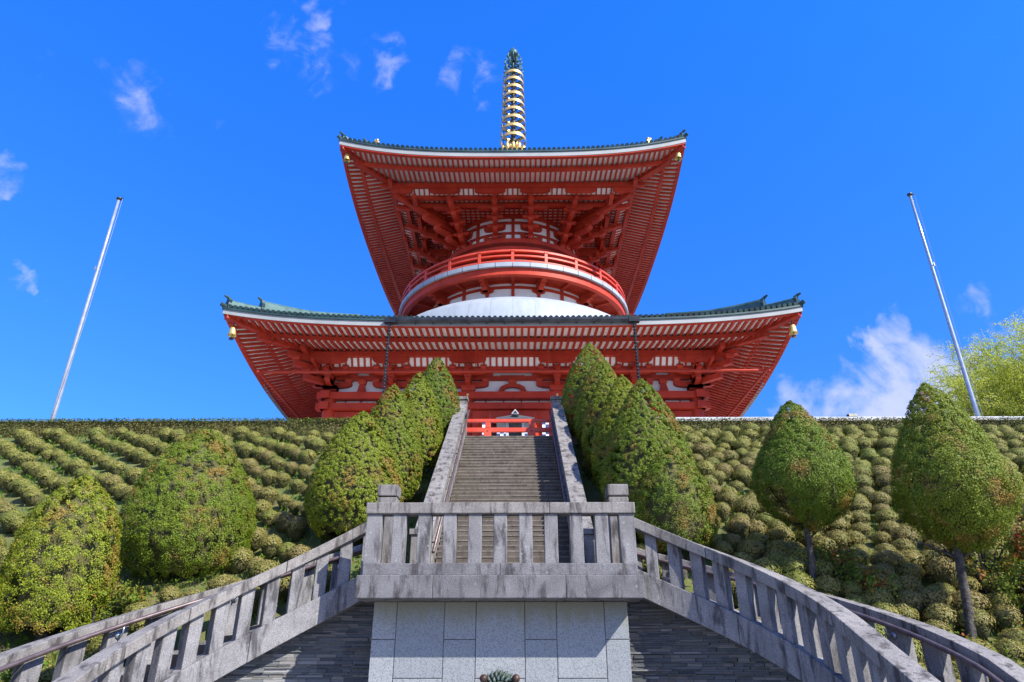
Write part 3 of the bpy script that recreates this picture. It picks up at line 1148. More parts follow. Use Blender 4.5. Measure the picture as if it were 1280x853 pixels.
# ---- roofs
def roof(name, W, zt, lift, pw, d_fly, zf0, zf1, d_base, zb0, zb1, rise, inner, tile_gap, raft_gap, fas, sag, wide, kb):
    """a tiled hip roof: W half width at the eaves, zt tile level at the middle of an eave; zf/zb undersides of the rafters"""
    def lf(x, d, k=0):
        s_ = x / W
        fade = max(0.0, 1 - d / (W * 0.42))
        up = lift * min(1.0, abs(s_)) ** pw
        if k in (1, 3):                      # the side eaves hang a little lower towards their middle
            if (s_ > 0) == (k == 1):
                up *= 0.3
            up -= sag * (1 - min(1.0, s_ * s_))
        elif k == 2:
            up *= 0.3
        return up * fade

    def ztile(x, d, k=0):
        return zt + rise(d) + lf(x, d, k)

    def flare(x):                            # eaves run out a little at the corners
        return 0.0
    nd = 16
    ds = [inner * (i / nd) ** 1.3 for i in range(nd + 1)]
    m = MB()
    for k in range(4):
        q = SB(k)
        grid = []
        nxx = 48
        for d in ds:
            for i in range(nxx + 1):
                x = (W - d) * (2 * i / nxx - 1)
                x = math.copysign(abs(x / (W - d + 1e-9)) ** 0.7, x) * (W - d)
                grid.append((x, W - d, ztile(x, d, k)))
        fs = []
        for j in range(nd):
            for i in range(nxx):
                a = j * (nxx + 1) + i
                fs.append((a, a + 1, a + nxx + 2, a + nxx + 1))
        q.add(grid, fs)
        m.v, off = m.v, len(m.v)
        m.add(q.v, q.f)
    rf = part(name, m, 'patina_tile', smooth=True)
    # rows of round cover tiles
    rows = MB()
    for k in range(4):
        q = SB(k)
        n = int(2 * W / tile_gap)
        for i in range(n + 1):
            x = -W + 0.06 + (2 * W - 0.12) * i / n
            dm = min(inner, W - abs(x))
            if dm < 0.15: continue
            pts = [(x, W - d, ztile(x, d, k) + 0.13) for d in np.linspace(-0.06, dm, 5 if k != 2 else 3)]
            q.tube(pts, tile_gap * 0.37, 8)
        rows.add(q.v, q.f)
    part('cover_tiles', rows, 'patina_tile', rf, smooth=True, auto=True)
    NX = 40
    xsn = [math.copysign(abs(t) ** 0.75, t) * 1.0 for t in np.linspace(-1, 1, NX + 1)]
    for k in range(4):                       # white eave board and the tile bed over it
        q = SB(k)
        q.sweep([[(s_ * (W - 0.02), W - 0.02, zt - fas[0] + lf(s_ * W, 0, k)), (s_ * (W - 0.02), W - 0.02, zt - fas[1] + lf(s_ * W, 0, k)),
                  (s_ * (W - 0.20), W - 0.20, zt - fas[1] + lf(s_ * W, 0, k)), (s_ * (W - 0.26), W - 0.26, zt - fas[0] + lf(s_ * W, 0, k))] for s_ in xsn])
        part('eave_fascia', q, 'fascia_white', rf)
        q = SB(k)
        q.sweep([[(s_ * (W + 0.05), W + 0.05, zt - fas[1] + 0.004 + lf(s_ * W, 0, k)), (s_ * (W + 0.05), W + 0.05, zt + 0.02 + lf(s_ * W, 0, k)),
                  (s_ * (W - 0.2), W - 0.2, zt + 0.02 + lf(s_ * W, 0, k)), (s_ * (W - 0.2), W - 0.2, zt - fas[1] + 0.004 + lf(s_ * W, 0, k))] for s_ in xsn])
        part('tile_bed', q, 'patina_tile', rf)
    rw, rh = 0.13, 0.13
    fly, base = [], []
    for k in (0, 1, 3):
        def zf(d): return zf0 + (zf1 - zf0) * d / d_fly
        def zb(d): return zb0 + (zb1 - zb0) * (d - d_fly + 0.15) / (d_base - d_fly)
        # boards over the rafters
        for nm, da, db, fz in (('flying_board', 0.12, d_fly + 0.35, zf), ('base_board', d_fly - 0.1, d_base + 0.9, zb)):
            q = SB(k)
            fr = []
            for s_ in xsn:
                row = []
                for d, up in ((da, rh), (db, rh), (db, rh + 0.03), (da, rh + 0.03)):
                    x = s_ * (W - d)
                    row.append((x, W - d, fz(d) + up + lf(x, d, k)))
                fr.append(row)
            q.sweep(fr)
            part(nm, q, 'cream_board', rf)
        q = SB(k)                            # beam that carries the flying rafters
        q.sweep([[(s_ * (W - d), W - d, zb(d) + rh + up + lf(s_ * (W - d), d, k)) for d, up in ((d_fly - 0.18, -rh + kb), (d_fly + 0.04, -rh + kb), (d_fly + 0.04, zf(d_fly) - zb(d_fly) - rh + 0.02), (d_fly - 0.18, zf(d_fly) - zb(d_fly) - rh + 0.02))] for s_ in xsn])
        part('eave_beam', q, 'red_paint', rf)
        q = SB(k)                            # red edge board over the rafter tips
        q.sweep([[(s_ * (W - d), W - d, z + lf(s_ * (W - d), d, k)) for d, z in ((0.05, zf0 + 0.035), (0.30, zf0 + 0.035), (0.30, zf0 + rh), (0.05, zt - fas[0] - 0.003))] for s_ in xsn])
        part('edge_board', q, 'red_paint', rf)
        n = int(W / raft_gap)
        for i in range(-n, n + 1):
            x = (i + 0.5) * raft_gap
            if abs(x) > W - 0.4: continue
            for lst, da, db, fz in ((fly, 0.10, d_fly + 0.25, zf), (base, d_fly - 0.13, d_base + 0.5, zb)):
                de = min(db, W - abs(x) - 0.05)
                if de - da < 0.12: continue
                q = SB(k)
                q.beam((x, W - da, fz(da) + rh / 2 + lf(x, da, k)), (x, W - de, fz(de) + rh / 2 + lf(x, de, k)), rw, rh)
                lst.append((abs(x) + (0 if k == 0 else 1000 + 0.01 * x), q))
    for nm, lst in (('flying_rafter', fly), ('base_rafter', base)):
        lst.sort(key=lambda t: t[0])
        rest = MB()
        for i, (_, q) in enumerate(lst):
            if i < 50:
                part(nm, q, 'red_paint', rf)
            else:
                rest.add(q.v, q.f)
        if rest.v:
            o = part(nm, rest, 'red_paint', rf)
            o['kind'] = 'stuff'
    # hips: rafters below, ridges above
    for sx, sy in ((-1, -1), (1, -1), (-1, 1), (1, 1)):
        def hp(d, up, ref='t'):
            return Vector((sx * (W - d), CY + sy * (W - d), up + lf(W - d, d, 0 if sy < 0 else 2)))
        if sy < 0 or True:
            m = MB()
            pts = [0.02, 0.5, 1.0, d_fly * 0.8, d_fly, d_base + 0.6]
            fr = []
            side = Vector((sx, -sy, 0)).normalized() * 0.19
            for d in np.linspace(0.16, d_fly + 0.4, 7):
                z = zf0 + (zf1 - zf0) * d / d_fly
                fr.append([hp(d, z - 0.16) - side, hp(d, z - 0.16) + side, hp(d, z + 0.2) + side, hp(d, z + 0.2) - side])
            m.sweep(fr)
            fr = []
            for d in np.linspace(d_fly - 0.4, d_base + 0.8, 6):
                z = zb0 + (zb1 - zb0) * (d - d_fly + 0.15) / (d_base - d_fly)
                fr.append([hp(d, z - 0.20) - side * 1.1, hp(d, z - 0.20) + side * 1.1, hp(d, z + 0.18) + side * 1.1, hp(d, z + 0.18) - side * 1.1])
            m.sweep(fr)
            part('hip_rafter', m, 'red_paint', rf)
        w0 = 0.15 * wide
        for a, b, h0, h1, nm in ((0.25, 1.55, 0.55, 0.56, 0), (1.6, inner, 0.98, 0.80, 1)):
            m = MB()
            fr = []
            sd_ = Vector((sx, -sy, 0)).normalized() * w0
            for d in np.linspace(a, b, 9):
                t = (d - a) / (b - a)
                hh = (h0 + (h1 - h0) * min(1, t * 2)) * wide
                z = zt + rise(d)
                fr.append([hp(d, z - 0.1) - sd_, hp(d, z - 0.1) + sd_, hp(d, z + hh * 0.85) + sd_, hp(d, z + hh) + sd_ * 0.5, hp(d, z + hh) - sd_ * 0.5, hp(d, z + hh * 0.85) - sd_])
            m.sweep(fr)
            rg = part('hip_ridge', m, 'patina_light', rf)
            m = MB()                         # demon tile at the foot of the ridge
            u = Vector((sx, sy, 0)).normalized()
            v = Vector((sx, -sy, 0)).normalized()
            c = hp(a, zt + rise(a))
            hh = (h0 * 0.72 + 0.18) * wide
            m.prism([(-0.26, -0.05), (0.26, -0.05), (0.24, hh * 0.5), (0.30, hh * 0.72), (0.16, hh * 0.9), (0.10, hh * 1.12), (-0.10, hh * 1.12), (-0.16, hh * 0.9), (-0.30, hh * 0.72), (-0.24, hh * 0.5)], c + u * 0.10, v * wide, (0, 0, 1), u * 0.09)
            m.tube([c + Vector((0, 0, hh * 1.0)), c + u * 0.25 + Vector((0, 0, hh * 1.18)), c + u * 0.42 + Vector((0, 0, hh * 1.26))], [0.09, 0.085, 0.05], 8)
            m.build('ridge_end_tile', 'dark_bronze' if wide < 0 else 'patina_tile', rg)
        # end tile at the very corner
        m = MB()
        m.tube([hp(0.35, zt + 0.06), hp(-0.12, zt + 0.16)], 0.13, 8)
        m.build('corner_tile', 'patina_tile', rf)
    return rf, lf


low_roof, low_lf = roof('lower_roof', 16.4, 19.13, 0.86, 3.6, 2.0, 18.70, 18.87, 4.05, 18.54, 18.93,
                        lambda d: 0.40 * d + 0.008 * d * d, 6.2, 0.314, 0.386, (0.39, 0.09), 1.2, 1.0, 0.11)

# gutter along the middle of the front eave
m = MB()
for (r0, r1) in ((0.0, 1.0),):
    prof = [(-0.13, 0.12), (-0.13, -0.02), (-0.09, -0.11), (0.0, -0.14), (0.09, -0.11), (0.13, -0.02), (0.13, 0.12), (0.10, 0.12), (0.10, -0.01), (0.06, -0.085), (-0.06, -0.085), (-0.10, -0.01), (-0.10, 0.12)]
    m.sweep([[(x, CY - 16.4 - 0.20 + a, 19.0 + b) for a, b in prof] for x in (-6.95, 6.95)])
    m.box(-7.1, -6.5, CY - 16.76, CY - 16.47, 18.82, 19.14)
    m.box(6.5, 7.1, CY - 16.76, CY - 16.47, 18.82, 19.14)
gt = part('gutter', m, 'gutter_metal')
m = MB()
x = -6.4
while x < 6.6:
    m.box(x - 0.02, x + 0.02, CY - 16.74, CY - 16.38, 18.84, 18.87)
    m.box(x - 0.02, x + 0.02, CY - 16.75, CY - 16.735, 18.84, 19.14)
    x += 1.0
m.build('gutter_hook', 'gutter_metal', gt)

# long curtain rod hung under the eaves
for k in (0, 1, 3):
    m = SB(k)
    e = 14.7
    m.tube([(-e, 14.5, 16.78), (e, 14.5, 16.78)], 0.085, 10)
    rod = part('curtain_rod', m, 'red_paint', smooth=True, auto=True)
    for x in (-14.1, -10.4, -6.2, -2.1, 2.1, 6.2, 10.4, 14.1):
        d = 16.4 - 14.5
        m = SB(k)
        m.tube([(x, 14.5, 16.78), (x, 14.5, 18.80 + low_lf(x, d, k))], 0.018, 5)
        m.build('hanger', 'red_paint', rod)

# ---- the white waist
prof = [(11.6, -1.6), (11.55, -0.4)]
for i in range(1, 15):
    r = 11.5 - (11.5 - 6.1) * i / 14
    prof.append((r, 4.3 * math.sqrt(max(0, 1 - (r / 11.55) ** 2))))
m = MB()
m.lathe(prof, (0, CY, 22.0), 72)
part('white_dome', m, 'dome_plaster', smooth=True)


def cyl(name, r0, r1, z0, z1, mat, parent=None, n=72, cap=True):
    m = MB()
    rr0 = min(r0, r1) - 0.6
    m.lathe([(rr0, z0), (r0, z0), (r1, z1), (rr0, z1)], (0, CY, 0), n)
    return part(name, m, mat, parent, smooth=True, auto=True)


def radial(m, ang, r0, r1, z0, z1, w):
    """box pointing away from the axis; ang measured from the front, to the right"""
    u = Vector((math.sin(ang), -math.cos(ang), 0))
    v = Vector((math.cos(ang), math.sin(ang), 0))
    m.obox(Vector((0, CY, 0)) + u * (r0 + r1) / 2 + Vector((0, 0, (z0 + z1) / 2)), u * (r1 - r0) / 2, v * w / 2, (0, 0, (z1 - z0) / 2))
    return u, v


def ring(m, r0, r1, z0, z1, n=72):
    m.lathe([(r0, z0), (r1, z0), (r1, z1), (r0, z1)], (0, CY, 0), n, closed_prof=True)


# lower drum, under the balcony
ld = cyl('lower_drum', 7.2, 7.2, 24.9, 27.0, 'white_plaster')
m = MB()
ring(m, 7.1, 7.34, 26.80, 27.0)
ring(m, 7.1, 7.32, 26.37, 26.55)
part('drum_band', m, 'red_paint', ld)
for i in range(24):
    m = MB()
    a = 2 * math.pi * i / 24
    radial(m, a, 7.1, 7.33, 25.0, 26.81, 0.22)
    part('drum_strut', m, 'red_paint', ld)
    if i % 2:
        u, v = Vector((math.sin(a), -math.cos(a), 0)), Vector((math.cos(a), math.sin(a), 0))
        m = MB()
        hijiki(m, Vector((0, CY, 26.36)) + u * 7.30, v, 1.0, 0.16, 0.28)
        part('drum_bracket', m, 'red_paint', ld)

# balcony
bal = cyl('balcony', 9.25, 9.25, 26.95, 27.25, 'red_paint')
m = MB()
m.lathe([(6.0, 27.252), (9.2, 27.252), (9.2, 26.93), (6.0, 26.93)], (0, CY, 0), 96)
part('balcony_floor', m, 'red_paint', bal)
for i in range(48):
    m = MB()
    a0, a1 = 2 * math.pi * i / 48 + 0.002, 2 * math.pi * (i + 1) / 48 - 0.002
    m.lathe([(9.0, 27.255), (9.42, 27.255), (9.42, 26.965), (9.26, 26.945), (9.26, 27.0), (9.0, 27.0)], (0, CY, 0), 3, a0, a1)
    m.lathe([(9.0, 27.30), (9.42, 27.30), (9.42, 27.255), (9.0, 27.255)], (0, CY, 0), 3, a0, a1)
    part('edge_slab', m, 'slab_grey', bal)
m = MB()
ring(m, 8.85, 9.20, 26.42, 26.93, 96)
ring(m, 8.70, 8.85, 26.60, 26.93, 96)
part('ring_beam', m, 'red_paint', bal, smooth=True, auto=True)
for i in range(24):
    a = 2 * math.pi * i / 24
    m = MB()
    if i % 2:
        u, v = radial(m, a, 7.1, 7.9, 26.02, 26.34, 0.36)
        radial(m, a, 6.4, 8.75, 26.37, 26.68, 0.36)
        radial(m, a, 6.4, 8.85, 26.70, 26.93, 0.34)
        c = Vector((0, CY, 26.34)) + u * 7.9
        m.prism([(0, 0), (0.5, 0.0), (0.5, 0.22), (0.0, 0.34), (-0.1, 0.0)], c + Vector((0, 0, -0.12)), u, (0, 0, 1), v * 0.18)
        m.prism([(-0.3, 0), (0.05, 0), (0.25, -0.05), (0.05, -0.32), (-0.3, -0.32)], Vector((0, CY, 26.34)) + u * 7.85, u, (0, 0, 1), v * 0.182)
        m.prism([(-0.3, 0), (0.05, 0), (0.22, -0.05), (0.05, -0.31), (-0.3, -0.31)], Vector((0, CY, 26.68)) + u * 8.7, u, (0, 0, 1), v * 0.182)
        part('balcony_bracket', m, 'red_paint', bal)
    else:
        radial(m, a, 6.4, 8.86, 26.72, 26.93, 0.22)
        part('floor_beam', m, 'red_paint', bal)
    m = MB()
    radial(m, a, 9.06, 9.26, 27.3, 28.30, 0.20)
    radial(m, a, 9.02, 9.30, 28.30, 28.40, 0.28)
    part('rail_post', m, 'orange_red_paint', bal)
for z, w in ((28.36, 0.10), (27.95, 0.09), (27.50, 0.09)):
    m = MB()
    ring(m, 9.16 - w, 9.16 + w, z - 0.06 if z < 28 else z - 0.075, z + 0.06 if z < 28 else z + 0.075, 96)
    part('balcony_rail', m, 'orange_red_paint', bal, smooth=True, auto=True)

# upper drum
ud = cyl('upper_drum', 5.55, 5.55, 27.25, 34.1, 'white_plaster')
m = MB()
ring(m, 5.5, 6.05, 27.26, 27.7); ring(m, 5.5, 5.9, 29.3, 29.6)
part('drum_base', m, 'red_paint', ud, smooth=True, auto=True)
for z0, z1, r in ((31.05, 31.42, 6.25), (29.95, 30.5, 6.55)):
    m = MB()
    ring(m, 5.5, r, z0, z1, 96)
    part('drum_ring', m, 'red_paint', ud, smooth=True, auto=True)
for z0, z1, r in ((32.22, 32.42, 5.64), (33.18, 33.40, 5.66), (33.72, 34.02, 5.70)):
    m = MB()
    ring(m, 5.5, r, z0, z1, 96)
    part('drum_band', m, 'red_paint', ud, smooth=True, auto=True)
ARMS = [q * 90 + a for q in range(4) for a in (15, 45, 75)]
mids = [30 * i for i in range(12)]
for a in mids:
    m = MB()
    radial(m, R(a), 5.5, 5.68, 31.42, 33.75, 0.24)
    part('drum_strut', m, 'red_paint', ud)
for a in ARMS:
    u, v = Vector((math.sin(R(a)), -math.cos(R(a)), 0)), Vector((math.cos(R(a)), math.sin(R(a)), 0))
    m = MB()
    for z in (32.05, 33.0):
        hijiki(m, Vector((0, CY, z)) + u * 5.58, v, 1.75, 0.24, 0.40)
        for q in (-0.72, 0, 0.72):
            masu(m, Vector((0, CY, z + 0.003)) + u * (5.56 - abs(q) * 0.06) + v * q, 0.36, 0.2)
    masu(m, Vector((0, CY, 31.425)) + u * 5.6, 0.7, 0.34)
    part('drum_bracket', m, 'red_paint', ud)
# doors of the drum, behind the rail
for i in range(12):
    a = 2 * math.pi * i / 12
    m = MB()
    radial(m, a + 0.26, 5.4, 5.72, 27.4, 30.2, 0.42)
    part('drum_column', m, 'red_paint', ud)
    m = MB()
    radial(m, a, 5.3, 5.62, 27.6, 29.8, 1.7)
    part('drum_door', m, 'red_paint' if i % 3 == 0 else 'white_plaster', ud)

# ---- upper roof, its ceiling and its stepped arms
up_roof, up_lf = roof('upper_roof', 12.44, 34.66, 1.20, 3.0, 1.45, 34.06, 34.22, 3.25, 33.94, 34.27,
                      lambda d: 0.58 * d + 0.012 * d * d, 12.44, 0.35, 0.372, (0.48, 0.11), 0.45, 0.8, -0.03)
PU = 12.44 - 3.3                              # purlin, measured from the axis
for k in (0, 1, 3):
    for hw, d, z0, z1 in ((PU + 0.75, PU, 34.02, 34.36), (8.9, 8.25, 33.62, 33.90), (8.2, 7.30, 33.60, 33.86)):
        m = SB(k)
        m.box(-hw, hw, d - 0.15, d + 0.15, z0 + (0.003 if k else 0), z1)
        part('purlin', m, 'red_paint', up_roof)
    m = SB(k)
    c0, c1 = Vector((0, 8.33, 33.86)), Vector((0, PU - 0.1, 34.12))
    m.add([(-8.3, c0.y, c0.z), (8.3, c0.y, c0.z), (PU, c1.y, c1.z), (-PU, c1.y, c1.z), (-8.3, c0.y, c0.z + 0.06), (8.3, c0.y, c0.z + 0.06), (PU, c1.y, c1.z + 0.06), (-PU, c1.y, c1.z + 0.06)],
          [(0, 1, 2, 3), (7, 6, 5, 4), (0, 4, 5, 1), (1, 5, 6, 2), (2, 6, 7, 3), (3, 7, 4, 0)])
    cv = part('coving', m, 'cream_board', up_roof)
    # scalloped arms between the purlins
    for x in (-8.3, -5.1, -1.7, 1.7, 5.1, 8.3):
        e = abs(x) > 7
        m = SB(k)
        hijiki(m, (x, PU - 0.16, 34.017), (1, 0, 0), 2.3 if not e else 1.5, 0.22, 0.42)
        part('bracket_arm', m, 'red_paint', up_roof)
        m = SB(k)
        hijiki(m, (x, 7.42, 33.597), (1, 0, 0), 2.1 if not e else 1.4, 0.3, 0.34)
        part('bracket_arm', m, 'red_paint', up_roof)
    if k == 0:
        for i in range(-22, 23):
            x = i * 0.372
            m = SB(k)
            m.beam((x, c0.y + 0.02, c0.z - 0.02), (x, c1.y + 0.02, c1.z - 0.02), 0.10, 0.05)
            m.build('coving_rib', 'red_paint', cv)
    else:
        m = SB(k)
        for i in range(-22, 23):
            x = i * 0.372
            m.beam((x, c0.y + 0.02, c0.z - 0.02), (x, c1.y + 0.02, c1.z - 0.02), 0.14, 0.05)
        tag(m.build('coving_rib', 'red_paint', cv), kind='stuff')
m = MB()                                      # ceiling
m.box(-8.1, 8.1, CY - 8.1, CY + 8.1, 34.08, 34.16)
ce = part('ceiling', m, 'cream_board', up_roof)
m = MB()
x = -8.0
while x <= 8.01:
    m.box(x - 0.06, x + 0.06, CY - 8.05, CY + 8.05, 33.98, 34.077)
    m.box(-8.05, 8.05, CY + x - 0.06, CY + x + 0.06, 33.985, 34.074)
    x += 0.385
part('ceiling_lattice', m, 'red_paint', up_roof)
ST = []                                       # (start on the drum, direction, tiers of (height, reach from the start))
for q in range(4):
    rq = Matrix.Rotation(q * math.pi / 2, 3, 'Z')
    for ang, dr, reach in ((15, (0, -1, 0), 3.25), (-15, (0, -1, 0), 3.25), (45, (0.22, -1, 0), 4.55), (-45, (-0.22, -1, 0), 4.55), (45, (1, -1, 0), 6.7)):
        p0 = rq @ Vector((math.sin(R(ang)) * 5.35, -math.cos(R(ang)) * 5.35, 0))
        ST.append((p0, (rq @ Vector(dr)).normalized(), reach, ang == 45 and abs(dr[0]) > .9))
for p0, u, reach, diag in ST:
    v = Vector((-u.y, u.x, 0))
    O = Vector((0, CY, 0)) + p0
    m = MB()
    w = 0.42 if diag else 0.36
    n = 6 if diag else 5
    for i in range(n):
        r = 0.75 + (reach - 0.75) * i / (n - 1)
        z = 31.45 + 0.44 * i
        poly = [(-0.1, 0.0), (r - 0.30, 0.0), (r - 0.12, 0.03), (r + 0.10, 0.13), (r + 0.16, 0.24), (r + 0.16, 0.31), (-0.1, 0.31)]
        m.prism(poly, O + Vector((0, 0, z)), u, (0, 0, 1), v * w / 2)
        c = O + u * (r - 0.12) + Vector((0, 0, z + 0.312))
        masu(m, c, w + 0.12, 0.125)
        if 0 < i < n - 1 and not diag:       # short cross arms on the steps
            hijiki(m, c + Vector((0, 0, 0.30)), v, 1.25, 0.2, 0.26)
    m.beam(O + u * 0.3 + Vector((0, 0, 33.0)), O + u * (reach + 0.5) + Vector((0, 0, 33.55)), w * 0.8, 0.28)
    part('stepped_arm', m, 'red_paint', up_roof)

# ---- spire
sp = MB()
sp.box(-1.15, 1.15, CY - 1.15, CY + 1.15, 42.6, 44.3)
sp.lathe([(0.01, 45.2), (0.95, 45.1), (1.05, 44.8), (0.9, 44.55), (0.85, 44.3)], (0, CY, 0), 24)
spire = part('spire_base', sp, 'gold', smooth=True, auto=True)
m = MB()
m.tube([(0, CY, 44.5), (0, CY, 57.9)], [0.22, 0.14], 12)
part('mast', m, 'dark_bronze', spire, smooth=True)
m = MB()                                      # lotus petals round the foot
for i in range(12):
    a = 2 * math.pi * i / 12
    u, v = Vector((math.sin(a), -math.cos(a), 0)), Vector((math.cos(a), math.sin(a), 0))
    b = Vector((0, CY, 44.6))
    m.tube([b + u * 0.45, b + u * 0.95 + Vector((0, 0, 0.25)), b + u * 1.15 + Vector((0, 0, 0.8)), b + u * 1.05 + Vector((0, 0, 1.1))], [0.20, 0.22, 0.18, 0.03], 7)
    m.tube([b + u * 0.3 + Vector((0, 0, 0.6)), b + u * 0.6 + Vector((0, 0, 1.1)), b + u * 0.75 + Vector((0, 0, 1.5))], [0.12, 0.15, 0.03], 6)
part('lotus', m, 'gold', spire, smooth=True)
RY = [166, 155, 144, 134, 124.5, 115, 106, 96.5, 88]
for i, y in enumerate(RY):
    v_ = (426.5 - y) / 853.0
    Yf, Zf = math.cos(R(25.4)) - v_ * math.sin(R(25.4)), math.sin(R(25.4)) + v_ * math.cos(R(25.4))
    rr = 1.20 - 0.026 * i
    z = EYE + Zf / Yf * (CY - rr)
    m = MB()
    m.lathe([(rr - 0.03, z - 0.17), (rr + 0.03, z - 0.17), (rr, z + 0.17), (rr - 0.07, z + 0.17)], (0, CY, 0), 36, closed_prof=True)
    rg = part('spire_ring', m, 'gold', spire, smooth=True, auto=True)
    m = MB()
    for q in range(8):
        a = 2 * math.pi * q / 8 + 0.2
        u = Vector((math.sin(a), -math.cos(a), 0))
        m.beam(Vector((0, CY, z + 0.05)) + u * 0.2, Vector((0, CY, z)) + u * (rr - 0.02), 0.05, 0.07)
    m.lathe([(0.36, z - 0.14), (0.36, z + 0.14), (0.2, z + 0.2), (0.2, z - 0.2)], (0, CY, 0), 12, closed_prof=True)
    part('ring_spoke', m, 'dark_bronze', spire)
    if i < 8:                                 # small drops between the rings
        for q in range(8):
            m = MB()
            a = 2 * math.pi * q / 8 + 0.2
            u = Vector((math.sin(a), -math.cos(a), 0))
            c = Vector((0, CY, z)) + u * (rr - 0.02)
            m.tube([c + Vector((0, 0, 0.16)), c + Vector((0, 0, 0.9)) - u * 0.03], [0.04, 0.02], 5)
            part('ring_stay', m, 'dark_bronze', spire)
m = MB()                                      # flame ornament and jewel
zt = 57.0 - 0.6
for lay, (z0, s_) in enumerate(((55.2, 1.0), (56.1, 0.98), (56.95, 0.8))):
    for i in range(8):
        a = 2 * math.pi * i / 8 + lay * 0.39
        u = Vector((math.sin(a), -math.cos(a), 0))
        b = Vector((0, CY, z0))
        m.tube([b + u * 0.15, b + u * 0.62 * s_ + Vector((0, 0, 0.05)), b + u * 0.98 * s_ + Vector((0, 0, 0.40)), b + u * 0.80 * s_ + Vector((0, 0, 0.78)), b + u * 0.5 * s_ + Vector((0, 0, 0.70))], [0.07, 0.08, 0.075, 0.06, 0.04], 6)
part('flame_ornament', m, 'patina_light', spire, smooth=True)
m = MB()
m.lathe([(0.01, 57.7), (0.42, 57.8), (0.5, 58.1), (0.40, 58.45), (0.15, 58.75), (0.01, 59.1)], (0, CY, 0), 14)
part('jewel', m, 'patina_light', spire, smooth=True)
# gold discs on the upper hips
for sx in (-1, 1):
    m = MB()
    d = 2.05
    c = Vector((sx * (12.44 - d), CY - (12.44 - d), 34.66 + 0.58 * d + up_lf(12.44 - d, d) + 0.75))
    u = Vector((sx, -1, 0)).normalized()
    v = Vector((sx, 1, 0)).normalized()
    m.tube([c - u * 0.09, c - u * 0.05, c + u * 0.05, c + u * 0.09], [0.32, 0.45, 0.45, 0.32], 16)
    m.sphere(c + u * 0.1, 0.15, 8, 6)
    for q in range(8):
        a = 2 * math.pi * q / 8
        m.sphere(c + v * 0.43 * math.cos(a) + Vector((0, 0, 0.43 * math.sin(a))), 0.12, 7, 5)
    m.beam(c - Vector((0, 0, 0.75)), c - Vector((0, 0, 0.2)), 0.25, 0.2, (1, 0, 0))
    part('hip_medallion', m, 'gold', up_roof, smooth=True)

# ---- wind bells at the corners of the eaves
BELLS = [(-1, 16.4, 19.13 + 0.86, 'golden wind bell under the left corner of the lower eaves'),
         (1, 16.4, 19.13 + 0.86, 'golden wind bell under the right corner of the lower eaves'),
         (-1, 12.44, 34.66 + 1.2, 'golden wind bell under the left corner of the upper eaves'),
         (1, 12.44, 34.66 + 1.2, 'golden wind bell under the right corner of the upper eaves')]
for sx, W, zc, lab in BELLS:
    dd = 0.55
    zh = zc - 0.78
    t = thing('wind_bell', lab, 'bell', (sx * (W - dd), CY - (W - dd), zh), 'wind bells at the eave corners')
    o = Vector(t.location)
    m = MB()
    m.lathe([(0.001, -0.22), (0.10, -0.22), (0.165, -0.28), (0.19, -0.42), (0.20, -0.62), (0.25, -0.76), (0.235, -0.76), (0.17, -0.60), (0.001, -0.3)], tuple(o), 16)
    m.build('bell_body', 'bell_gold', t, smooth=True)
    m = MB()
    m.tube([o + Vector((0, 0, 0.05)), o + Vector((0, 0, -0.24))], 0.03, 6)
    m.build('hook', 'dark_bronze', t)
    m = MB()
    m.tube([o + Vector((0, 0, -0.3)), o + Vector((0, 0, -0.85))], 0.015, 5)
    m.prism([(-0.12, -0.85), (0.12, -0.85), (0.15, -1.0), (0.0, -1.05), (-0.15, -1.0)], o, (sx, 0, 0), (0, 0, 1), (0, 0.015, 0))
    m.build('clapper', 'dark_bronze', t)

# ---- rain chains from the gutter ends
for sx, w in ((-1, 'left'), (1, 'right')):
    t = thing('rain_chain', 'dark rain chain of small cups hanging from the %s end of the gutter' % w, 'rain chain', (sx * 6.8, CY - 16.6, PLAZA), 'rain chains below the front eave')
    m = MB()
    z = 18.78
    while z > PLAZA + 0.3:
        m.lathe([(0.05, z - 0.13), (0.115, z), (0.10, z), (0.04, z - 0.12)], (sx * 6.8, CY - 16.6, 0), 8, closed_prof=True)
        z -= 0.20
    m.build('cup', 'gutter_metal', t)
    m = MB()
    m.tube([(sx * 6.8, CY - 16.6, 18.85), (sx * 6.8, CY - 16.6, PLAZA)], 0.028, 6)
    m.build('rod', 'galvanised', t)
    m = MB()
    m.lathe([(0.001, 0.05), (0.3, 0.05), (0.42, 0.35), (0.36, 0.35), (0.25, 0.15), (0.001, 0.12)], (sx * 6.8, CY - 16.6, PLAZA), 16)
    m.build('basin', 'coping_stone', t)
# ------------------------------------------------------------------ planting
def noise3(p, seed=0.0):
    x, y, z = p[:, 0], p[:, 1], p[:, 2]
    return (np.sin(x * 3.1 + seed) * np.cos(y * 2.7 - seed * 1.3) + np.sin(z * 3.7 + x * 1.9 + seed * 2.1) + np.cos(y * 4.3 + z * 1.3 - seed)) / 3


